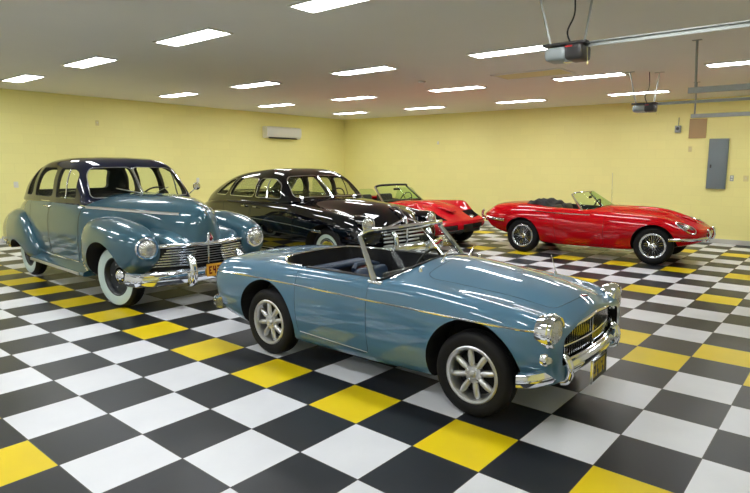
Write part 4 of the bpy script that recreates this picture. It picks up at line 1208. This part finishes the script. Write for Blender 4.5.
# ================================================================== bright red fender-bulged sports car
def build_red_sports(loc, rz):
    car = thing('sports_car', 'bright red open sports car with pointed nose parked behind the black sedan', 'car', loc, rz)
    WB = 1.245
    K = [(-2.25, [(.4, .4), (.6, .42), (.7, .48), (.72, .58), (.7, .68), (.6, .73), (.4, .74), (.2, .74), (0, .74)]),
         (-1.9, [(.5, .3), (.74, .32), (.83, .42), (.85, .57), (.83, .72), (.73, .80), (.5, .80), (.25, .80), (0, .80)]),
         (-WB, [(.5, .2), (.78, .22), (.87, .4), (.885, .6), (.87, .77), (.76, .87), (.5, .84), (.25, .84), (0, .84)]),
         (-.3, [(.5, .18), (.74, .2), (.8, .4), (.79, .6), (.78, .74), (.7, .82), (.5, .84), (.25, .86), (0, .86)]),
         (.6, [(.5, .18), (.75, .2), (.82, .4), (.82, .6), (.80, .76), (.70, .86), (.5, .84), (.25, .87), (0, .88)]),
         (WB, [(.5, .2), (.78, .22), (.87, .4), (.89, .6), (.88, .78), (.76, .88), (.5, .80), (.25, .81), (0, .82)]),
         (1.7, [(.5, .24), (.76, .27), (.84, .38), (.86, .50), (.84, .62), (.74, .685), (.5, .66), (.25, .67), (0, .675)]),
         (2.05, [(.45, .30), (.70, .33), (.79, .40), (.82, .47), (.80, .54), (.72, .58), (.5, .57), (.25, .575), (0, .58)]),
         (2.24, [(.4, .36), (.62, .38), (.72, .42), (.74, .46), (.72, .50), (.62, .52), (.4, .525), (.2, .53), (0, .535)])]
    fx = lambda x: x if x < WB else WB + (x - WB) * .60
    K = [(fx(x), q) for x, q in K]
    VF = body_loft(K, 80)
    mats = [M['red2'], M['cavity'], M['blackseat']]
    cock = rounded([(-.95, -.48), (-.8, -.58), (.1, -.58), (.32, -.45), (.32, .45), (.1, .58), (-.8, .58), (-.95, .48)], .1, 4)
    lampo = rounded([(1.47, .44), (1.76, .40), (1.70, .80), (1.50, .80)], .02, 3)
    cuts = [('-', prism(cock, 'z', .32, 1.3), 2)]
    for s in (-1, 1):
        ol = [(x, s * y) for x, y in lampo]
        cuts.append(('-', prism(ol, 'z', .44, 1.2), 1))
        a, b = sorted((s * .55, s * 1.1))
        cuts += [('-', cyl((-WB, .335), .37, a, b), 1), ('-', cyl((WB - .03, .335), .355, a, b), 1)]
    gl = [rounded([(s * .18, .36), (s * .64, .37), (s * .64, .46), (s * .18, .46)], .02, 3) for s in (-1, 1)]
    for g in gl: cuts.append(('-', prism(g, 'x', fx(2.05), 2.5), 1))
    door = rounded([(-.62, .25), (.42, .25), (.42, 1.0), (-.66, 1.0)], .04, 4)
    out, ref = car_body(car, VF, cuts, [('door', door, 'y', -1, -.56), ('door', door, 'y', .56, 1)], mats, .004)
    bul = superloft([(.6, 0, .86, .2, .01), (.9, 0, .855, .26, .04), (1.35, 0, .78, .20, .035), (1.6, 0, .70, .08, .01)], 26, 28, 3)
    MB().add(*bul).build('hood_bulge', M['red2'], car)
    for s in (-1, 1):
        wheel(car, -WB, s * .74, .34, .20, .20, 'steel'); wheel(car, WB - .03, s * .74, .335, .20, .20, 'steel')
        xlathe([(0, .03), (.04, .024), (.065, .0), (.075, -.02), (.075, -.06)], (1.61, s * .64, .525)).build('headlamp', M['lens'], car)
        MB().box((fx(2.235), s * .41, .41), (.03, .40, .07), bev=.01).build('front_grille', M['black'], car)
    MB().box((fx(2.262) + .005, .14, .40), (.01, .30, .12), bev=.003).build('number_plate', M['plate_black'], car)
    MB().box((fx(2.20), 0, .33), (.10, 1.10, .06), bev=.02).build('front_spoiler', M['black'], car)
    by = [(-.62, .22, .84), (-.54, .34, .86), (-.3, .46, .885), (0, .50, .89), (.3, .46, .885), (.54, .34, .86), (.62, .22, .84)]
    ty = [(-.50, -.14, 1.15), (-.43, -.08, 1.18), (-.25, -.03, 1.19), (0, -.01, 1.195), (.25, -.03, 1.19), (.43, -.08, 1.18), (.50, -.14, 1.15)]
    base = [(p[1], p[0], p[2]) for p in crom(by, 6)]; top = [(p[1], p[0], p[2]) for p in crom(ty, 6)]
    fr = MB().tube(top, .022, 8).build('windscreen_frame', M['black'], car)
    MB().add(*thick(skin_grid(base, top, 6), .005)).build('windscreen', M['glass_green'], fr, sharp=80)
    for s, i in ((-1, 0), (1, -1)):
        MB().tube([Vector(base[i]), Vector(base[i]).lerp(Vector(top[i]), .5), Vector(top[i])], .022, 10).build('windscreen_pillar', M['chrome'], fr)
    MB().box((.03, .0, 1.10), (.02, .2, .05), bev=.005).build('rear_view_mirror', M['black'], fr)
    for s in (-1, 1):
        ol = rounded([(-.62, .84), (.20, .84), (-.08, 1.12), (-.50, 1.10)], .06, 4)
        V, F = prism_geo(ol, 'y', s * .62 - .002, s * .62 + .002)
        MB().add(V, F).build('side_window', M['glass_green'], car, smooth=False)
    for s in (-.33, .33):
        seat_mb(.46, -.35, s, .45, .46, .52, .25, .12).build('seat', M['greyseat'], car)
    MB().box((.22, 0, .82), (.10, 1.1, .14), bev=.02).build('dashboard', M['blackseat'], car)
    steering_wheel(car, (-.02, .35, .85), .18, .35, M['black'], 3)
    MB().box((-1.15, 0, .87), (.5, 1.0, .06), bev=.02).build('folded_top_cover', M['red2'], car)
    return car
build_red_sports((-6.05, 7.00, 0), math.radians(-3))

# ------------------------------------------------------------------ ceiling lights
def ceiling_light(x, y, label, group='recessed ceiling lights'):
    t = thing('ceiling_light', label, 'ceiling light', (x, y, H), 0, group)
    L_, W_ = 1.12, .27
    fr = MB()
    for s in (-1, 1):
        fr.box((0, s * (W_ / 2 + .012), -.008), (L_ + .05, .024, .016))
        fr.box((s * (L_ / 2 + .012), 0, -.008), (.024, W_, .016))
    fr.build('frame', M['lightframe'], t, smooth=False)
    MB().box((0, 0, -.005), (L_, W_, .008)).build('diffuser', M['diffuser'], t, smooth=False)
    return t
LX = [-9.66, -7.0, -4.28, -1.70, .62]
LY = [9.25, 6.68, 4.12, 1.28, -1.4, -3.9]
ROW = ['first', 'second', 'third', 'fourth', 'fifth', 'sixth']
for i, y in enumerate(LY):
    for k, x in enumerate(LX):
        if x > 0 and 3 < y < 5: continue
        dx, dy = (-.05, -.05) if (i == 3 and k == 3) else (0, 0)
        ceiling_light(x + dx, y + dy, 'lit ceiling light, %s from the left in the %s row from the back wall' % (ROW[k], ROW[i]))

# ------------------------------------------------------------------ garage door openers and tracks
def opener(x, y, z, label, xr):
    t = thing('garage_door_opener', label, 'garage door opener', (x, y, z), 0, 'garage door openers')
    mu = MB().box((-.075, 0, -.065), (.19, .20, .11), bev=.035).build('motor_cover', M['grey_plastic'], t)
    MB().box((.085, 0, -.06), (.15, .21, .125), bev=.03).build('control_end', M['dark_plastic'], t)
    MB().box((.0, 0, .008), (.37, .19, .022), bev=.005).build('mounting_plate', M['dark_plastic'], t)
    MB().box((.05, -.107, -.02), (.06, .004, .012)).build('indicator_strip', M['red_led'], t, smooth=False)
    MB().lathe([(0, -.13), (.03, -.128), (.045, -.115), (.05, -.10)], 'z', c=(.0, 0, 0), n=18).build('light_lens', M['clearlens'], t)
    L_ = xr - x
    MB().box(((L_ + .05) / 2, 0, .012), (L_ - .05, .040, .008)).box(((L_ + .05) / 2, 0, -.005), (L_ - .05, .006, .036)).build('rail', M['steel'], t, smooth=False)
    top = H - z
    for (a, b, dx, dy) in ((-.12, -.08, -.10, -.06), (.10, .08, .04, .06)):
        MB().tube([(a, b, .015), (a + dx, b + dy, top - .005)], .010, 4).build('hanger_strap', M['steel'], t, smooth=False)
        MB().box((a + dx, b + dy, top - .008), (.14, .03, .006)).build('ceiling_bracket', M['steel'], t, smooth=False)
    MB().tube([tuple(p) for p in crom([(.02, .0, .02), (-.02, .02, .12), (.03, .03, .25), (.02, .04, top - .004)], 6)], .007, 6).build('power_cord', M['black'], t)
    MB().tube([(.16, 0, .0), (.17, 0, -.14)], .0015, 5).lathe([(0, .01), (.008, .0), (.006, -.02), (0, -.025)], 'z', c=(.17, 0, -.14), n=10).build('release_cord', M['ivory'], t)
    return t
opener(-.06, 2.10, 2.60, 'garage door opener on a long steel rail, the nearer one under the ceiling', XR)
opener(-.80, 6.75, 2.575, 'small far garage door opener hanging in front of the yellow back wall', XR)

def track(x, y, z, xr, label, hang):
    t = thing('door_track', label, 'garage door track', (x, y, z), 0, 'overhead door tracks')
    L_ = xr - x
    MB().box((L_ / 2, 0, .0), (L_, .006, .06)).box((L_ / 2, .02, .03), (L_, .04, .005)).box((L_ / 2, .02, -.03), (L_, .04, .005)).build('channel', M['steel'], t, smooth=False)
    for hx, dx in hang:
        MB().tube([(hx, 0, .03), (hx + dx, 0, H - z - .003)], .014, 4).build('hanger_strap', M['steel'], t, smooth=False)
        MB().box((hx + dx, 0, H - z - .005), (.10, .05, .005)).build('ceiling_bracket', M['steel'], t, smooth=False)
    return t
track(.25, 4.80, 2.505, XR, 'upper galvanised overhead door track hung by a strap, nearer to the camera', [(.08, -.02), (2.2, 0)])
track(-.50, 8.35, 2.495, XR, 'lower galvanised overhead door track in front of the brown panel', [(.06, 0), (2.2, 0)])

# ------------------------------------------------------------------ wall equipment
def on_back(x, z): return (x, YB, z)
t = thing('electrical_panel', 'tall grey electrical breaker panel on the yellow back wall', 'electrical panel', (-.487, YB, 1.686))
MB().box((0, -.03, 0), (.37, .06, 1.05), bev=.005).build('cabinet', M['panelgrey'], t)
d = MB().box((0, -.064, -.0), (.31, .010, .92), bev=.003).build('door', M['panelgrey'], t)
MB().box((-.12, -.075, -.05), (.03, .012, .07), bev=.003).build('latch', M['dark_plastic'], d)
t = thing('mounting_board', 'square brown board on the back wall above the grey electrical panel', 'board', (-.925, YB, 2.435))
MB().box((0, -.012, 0), (.34, .024, .41), bev=.003).build('board', M['plywood'], t)
t = thing('meter_box', 'small grey box with a dark window and a conduit on the back wall', 'meter', (-1.315, YB, 2.43))
MB().box((0, -.04, 0), (.12, .08, .15), bev=.015).build('housing', M['grey_plastic'], t)
MB().lathe([(0, .012), (.03, .010), (.035, 0)], 'y', c=(0, -.078, .01), n=20, rot=(PI, 0, 0)).build('window', M['dark_plastic'], t)
MB().tube([(0, -.02, .07), (0, -.02, .25)], .008, 8).build('conduit', M['steel'], t)
def wallplate(loc, face, m, label, cat='wall plate', w_=.075, h_=.115, kind='light_switch', slots=1):
    rz = {'y': 0, 'x': PI / 2}[face]
    t = thing(kind, label, cat, loc, rz)
    MB().box((0, -.004, 0), (w_, .008, h_), bev=.003).build('cover_plate', m, t)
    if kind == 'light_switch': MB().box((0, -.012, .004), (.012, .014, .026), (.3, 0, 0), bev=.002).build('toggle', M['white_plastic'], t)
    elif kind == 'power_outlet':
        for s in (-1, 1): MB().box((0, -.010, s * .026), (.032, .006, .028), bev=.006).build('socket', M['white_plastic'], t)
    elif kind == 'motion_sensor': MB().lathe([(0, .03), (.018, .025), (.025, 0)], 'y', c=(0, -.006, 0), n=16, rot=(PI, 0, 0)).build('sensor_eye', M['white_plastic'], t)
    return t
wallplate((-1.05, YB, 2.0), 'y', M['ivory'], 'ivory cover plate on the back wall below the brown board', 'switch')
wallplate((-.20, YB, 1.39), 'y', M['grey_plastic'], 'grey box just right of the grey electrical panel', 'outlet', .07, .12, 'power_outlet')
wallplate((.06, YB, 1.39), 'y', M['ivory'], 'ivory switch plate right of the electrical panel near the right edge', 'switch', .10, .12)
wallplate((-7.80, YB, 2.25), 'y', M['white_plastic'], 'tiny white sensor high on the back wall above the bright red car', 'sensor', .06, .09, 'motion_sensor')
wallplate((XL, 3.27, 2.50), 'x', M['ivory'], 'ivory plate high on the left wall above the blue sedan', 'switch')
wallplate((XL, 1.62, 1.17), 'x', M['white_plastic'], 'white outlet plate on the left wall behind the blue sedan', 'outlet', .08, .12, 'power_outlet')
wallplate((XL, 5.64, 1.19), 'x', M['white_plastic'], 'white outlet plate on the left wall between the two sedans', 'outlet', .08, .12, 'power_outlet')
t = thing('air_conditioner', 'white split air conditioner mounted high on the left wall', 'air conditioner', (XL, 8.33, 2.51), PI / 2)
ac = [(0, -.16), (-.13, -.16), (-.20, -.11), (-.225, .0), (-.215, .13), (-.17, .165), (0, .165)]
V, F = prism_geo(rounded(ac, .03, 4), 'x', -.62, .62)
MB().add(V, F).build('casing', M['white_plastic'], t, sharp=40)
MB().box((-.04, -.165, -.142), (1.0, .10, .02), (.55, 0, 0), bev=.004).build('air_flap', M['dark_plastic'], t)
MB().box((0, -.08, .168), (1.0, .10, .006)).build('intake_grille', M['grey_plastic'], t, smooth=False)
t = thing('ceiling_hatch', 'cream rectangular access panel in the ceiling between the light rows', 'ceiling hatch', (-2.32, 5.92, H))
MB().box((0, 0, -.006), (1.14, .50, .012), bev=.002).build('panel', M['hatch'], t)
fr = MB()
for s in (-1, 1):
    fr.box((0, s * .265, -.009), (1.20, .03, .018)); fr.box((s * .585, 0, -.009), (.03, .50, .018))
fr.build('frame', M['ceiling'], t, smooth=False)
t = thing('smoke_detector', 'small round smoke detector on the ceiling near the middle', 'smoke detector', (-4.23, 5.55, H))
MB().lathe([(0, -.04), (.04, -.038), (.06, -.025), (.065, 0)], 'z', n=24).build('housing', M['white_plastic'], t)
